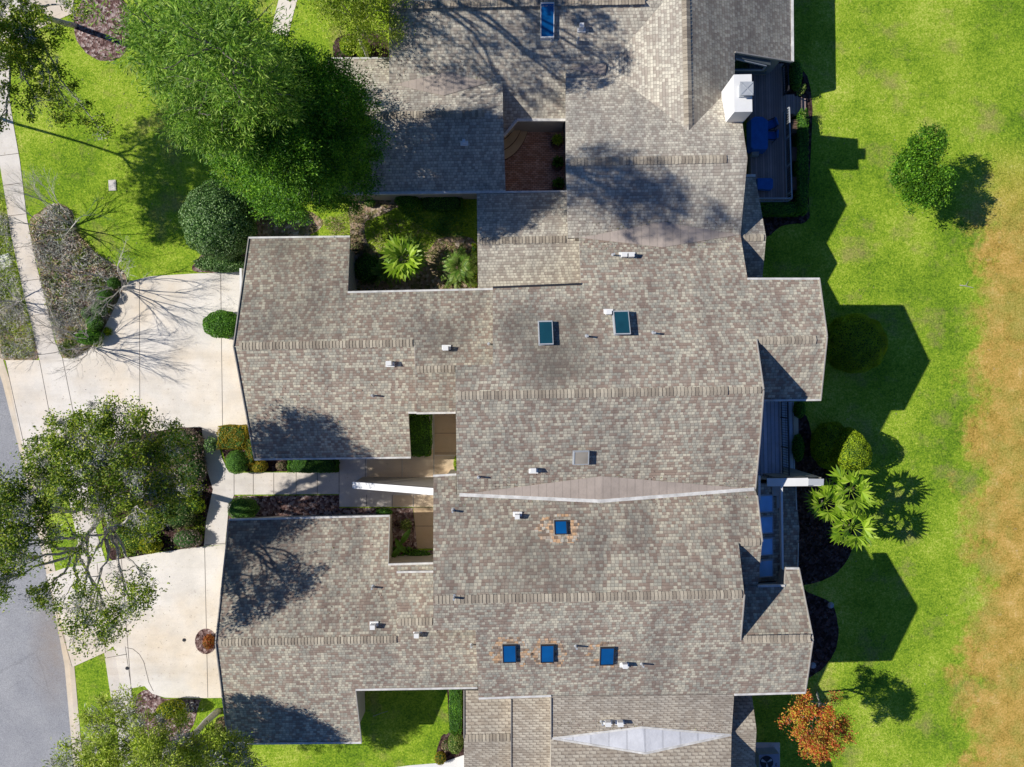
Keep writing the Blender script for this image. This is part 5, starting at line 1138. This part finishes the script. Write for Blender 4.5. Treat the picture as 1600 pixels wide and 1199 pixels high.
# palms: each frond is a stalk with a fan or feather of narrow blades
def palm(lab, px, py, hz, R, nf, mat, base=None, kind='fan', cat='palm'):
    c = G(px, py, hz); b = Vector((c.x, c.y, 0)) if base is None else G(*base)
    t = thing('palm', lab, cat, tuple(b)); m = MB(); limb(m, b, c-Vector((0, 0, .1)), .13, .10, 0, 8, 6, .05); m.build('trunk', M['bark'], t, True)
    P = []; D = []; Nn = []; Ln = []; Wd = []; stalk = MB()
    for i in range(nf):
        a = i*2.39996+random.uniform(-.15, .15); e = 1.15-1.35*(i/nf)+random.uniform(-.1, .1)
        d = Vector((math.cos(a)*math.cos(e), math.sin(a)*math.cos(e), math.sin(e))); s = Vector((-math.sin(a), math.cos(a), 0)); up = s.cross(d)*-1
        if kind == 'fan':
            pl_ = R*random.uniform(.30, .62); h = c+d*pl_; stalk.tube([c, c.lerp(h, .5)+Vector((0, 0, .03)), h], [.016, .013, .010], 4)
            k = 9
            for j in range(k):
                th = (j/(k-1)-.5)*2.9; bd_ = (d*math.cos(th)+s*math.sin(th)); L_ = R*.60*(.62+.38*math.cos(th*.62))*random.uniform(.9, 1.08)
                bd_ = (bd_+Vector((0, 0, -.28))).normalized()
                P.append(h+bd_*L_*.5); D.append(bd_); Nn.append((0, 0, 1)); Ln.append(L_); Wd.append(R*.13)
        else:
            pts = [c+d*(R*q)+Vector((0, 0, -.55*R*q*q)) for q in (0, .25, .5, .75, 1)]; stalk.tube(pts, [.02, .016, .012, .008, .004], 4)
            for q in np.linspace(.18, 1, 17):
                p = c+d*(R*q)+Vector((0, 0, -.55*R*q*q)); tang = (d+Vector((0, 0, -1.1*q))).normalized()
                for sg in (-1, 1):
                    bd_ = (tang*.75+s*sg*.8+Vector((0, 0, -.15))).normalized(); L_ = R*.34*(1.15-q*.7)
                    P.append(p+bd_*L_*.5); D.append(bd_); Nn.append((0, 0, 1)); Ln.append(L_); Wd.append(R*.045)
    stalk.build('frond_stalk', L[mat], t)
    quads(np.array([tuple(p) for p in P]), np.array([tuple(p) for p in D]), np.array(Nn, float)+rng.normal(size=(len(P), 3))*.2, np.array(Ln), np.array(Wd), 'frond', L[mat], t, .02)
    return t
palm('bright fan palm between the upper garage and the front wing', 633, 405, 1.9, 1.35, 22, 'palm')
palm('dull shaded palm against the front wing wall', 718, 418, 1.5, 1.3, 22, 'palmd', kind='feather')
palm('upper right palm of the cluster below the egg-shaped shrub', 1328, 766, 3.4, 1.3, 15, 'palm', kind='fan')
palm('left shaded palm of the cluster nearest the porch roof', 1288, 786, 3.0, 1.2, 13, 'palm', kind='fan')
palm('lowest palm of the cluster with a full bright crown', 1331, 824, 3.2, 1.25, 16, 'palm', kind='fan')
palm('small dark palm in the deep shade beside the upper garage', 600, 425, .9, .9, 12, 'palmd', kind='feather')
# spiky border plants
def tuft(lab, px, py, r, n, mat, h=.5):
    c = G(px, py); t = thing('border_plant', lab, 'plant', tuple(c)); d = unit(n, .2); d[:, 2] = np.abs(d[:, 2])*.8
    P = np.array(c)+d*np.array((r*S*.6, r*S*.6, h))*rng.uniform(.6, 1, (n, 1)); quads(P, d, unit(n, .5), r*S*.7, .05, 'leaves', L[mat], t, .12); return t
tuft('spiky variegated plant at the bottom tip of the long bed', 110, 545, 20, 340, 'varieg')
tuft('spiky green plant above the bottom tip of the long bed', 118, 520, 18, 260, 'liriope')
lbs = 'clump of strappy striped leaves in the long bed beside the pavement'
for k in range(30):
    while True:
        x, y = random.uniform(62, 180), random.uniform(350, 535)
        if x > 62+(y-350)*.18 and x < min(175, 112+(y-345)*.55) : break
    q = tuft(lbs, x, y, random.uniform(10, 18), 150, random.choice(('varieg', 'liriope', 'lime')), .35); q['group'] = 'strappy clumps in the long bed'
# ground covers nobody could count
def cover(name, poly, n, mat, leaf=.14, h=.18, ratio=.3):
    xs = [p[0] for p in poly]; ys = [p[1] for p in poly]; P = []
    def ins(x, y):
        c = False
        for i in range(len(poly)):
            (x1, y1), (x2, y2) = poly[i], poly[i-1]
            if (y1 > y) != (y2 > y) and x < (x2-x1)*(y-y1)/(y2-y1)+x1: c = not c
        return c
    cl_ = [(random.uniform(min(xs), max(xs)), random.uniform(min(ys), max(ys))) for _ in range(max(6, n//60))]
    while len(P) < n:
        cx, cy = random.choice(cl_); x, y = cx+random.gauss(0, 7), cy+random.gauss(0, 7)
        if ins(x, y): q = G(x, y); P.append((q.x, q.y, abs(random.gauss(0, h))+.03))
        elif random.random() < .02: cl_.append((random.uniform(min(xs), max(xs)), random.uniform(min(ys), max(ys))))
    P = np.array(P); n = len(P)
    return tag(quads(P, unit(n, .1), unit(n, 2.6), rng.uniform(.6, 1.3, n)*leaf, rng.uniform(.7, 1.2, n)*leaf*ratio, name, L[mat], None, .1), kind='stuff')
BL = [(48, 350), (88, 320), (112, 330), (118, 360), (150, 395), (185, 420), (180, 470), (155, 515), (135, 545), (112, 560), (97, 552), (84, 512), (70, 450), (56, 400)]
cover('border_grass', BL, 4200, 'liriope', .24, .16, .22)
cover('dry_twigs', BL, 6500, 'grayleaf', .30, .20, .12)
cover('purple_ground_cover', BL, 5200, 'mauve', .15, .16, .5)
cover('verge_grass', [(-20, 300), (6, 300), (16, 366), (34, 450), (50, 512), (60, 560), (8, 560), (-20, 480)], 6000, 'olive', .16, .10, .2)
cover('verge_twigs', [(-20, 330), (12, 340), (34, 450), (60, 560), (8, 560), (-20, 480)], 3600, 'grayleaf', .28, .18, .1)
cover('low_ground_cover', [(165, 700), (318, 672), (325, 740), (328, 770), (318, 850), (180, 872), (155, 790)], 5200, 'oak', .15, .14, .5)
cover('dry_ground_cover', [(230, 690), (318, 672), (325, 740), (328, 770), (300, 850), (240, 800)], 2600, 'plum', .15, .16, .5)
cover('brown_leaf_cover', [(250, 680), (318, 672), (325, 740), (315, 780), (270, 760)], 2000, 'grayleaf', .2, .2, .15)
cover('courtyard_grass', [(560, 325), (600, 340), (640, 345), (700, 380), (740, 400), (740, 450), (690, 450), (680, 410), (600, 395), (560, 390), (520, 370), (500, 345)], 4200, 'liriope', .14, .07, .2)
cover('shaded_ground_cover', [(620, 325), (743, 312), (743, 372), (690, 370), (640, 345)], 1500, 'holly', .12, .06, .5)
cover('courtyard_ground_cover', [(610, 850), (675, 860), (675, 880), (610, 884)], 500, 'hedge', .16, .16, .5)
cover('courtyard_fern_cover', [(612, 808), (646, 808), (650, 850), (612, 870)], 260, 'plum', .12, .08, .4)

def litter(name, mat, n, areas, leaf):
    P = []
    for _ in range(n):
        pl, x0, x1, y0, y1 = random.choice(areas); q = on(pl, random.uniform(x0, x1), random.uniform(y0, y1)); P.append((q.x, q.y, q.z+.02))
    P = np.array(P); return tag(quads(P, unit(n, 0), unit(n, 3), rng.uniform(.6, 1.4, n)*leaf, leaf*.4, name, L[mat]), kind='stuff')
flat = (0.0, 0.0, 0.0)
litter('fallen_leaves', 'mauve', 1500, [(AS, 900, 1150, 345, 366), (BN, 900, 1150, 372, 390), (BS, 730, 1170, 735, 762), (CN, 690, 1170, 772, 790), (ZS, 620, 780, 90, 130), (CS, 870, 1135, 1125, 1145), (flat, 30, 330, 120, 420), (flat, 60, 340, 570, 660), (flat, 210, 340, 900, 1060), (flat, 320, 700, 740, 790), (flat, 1240, 1480, 60, 1150), (GCN, 360, 600, 820, 990), (GBS, 390, 640, 600, 710)], .11)
# ================================================================== CAMERA, SKY, SUN
cam = bpy.data.cameras.new('camera'); co = bpy.data.objects.new('camera', cam); COL.objects.link(co)
co.location = (0, 0, H); co.rotation_euler = (0, 0, 0)
cam.sensor_width = 36; cam.lens = 36*H/(1600*S); cam.clip_end = 3000; sc.camera = co
sd = Vector((1.241, -.1165, -1)).normalized()
sun = bpy.data.lights.new('sun', 'SUN'); sun.energy = 5.0; sun.angle = math.radians(.55); sun.color = (1.0, .965, .905)
so = bpy.data.objects.new('sun', sun); COL.objects.link(so); so.rotation_euler = sd.to_track_quat('-Z', 'Y').to_euler()
wd = bpy.data.worlds.new('World'); sc.world = wd; wd.use_nodes = True
nt = wd.node_tree; sky = nt.nodes.new('ShaderNodeTexSky'); sky.sky_type = 'NISHITA'; sky.sun_disc = False
sky.sun_elevation = math.asin(-sd.z); sky.sun_rotation = math.atan2(-sd.x, -sd.y)
tint = nt.nodes.new('ShaderNodeMix'); tint.data_type = 'RGBA'; tint.blend_type = 'MULTIPLY'; tint.inputs[0].default_value = 1; tint.inputs[7].default_value = (.56, .86, 1.32, 1)
nt.links.new(sky.outputs[0], tint.inputs[6]); nt.links.new(tint.outputs[2], nt.nodes['Background'].inputs[0]); nt.nodes['Background'].inputs[1].default_value = 0.058
sky.ozone_density = 4.0; sky.dust_density = 0.3
sc.view_settings.view_transform = 'Standard'; sc.view_settings.look = 'None'; sc.view_settings.exposure = 0
sc.cycles.max_bounces = 6; sc.cycles.transparent_max_bounces = 4
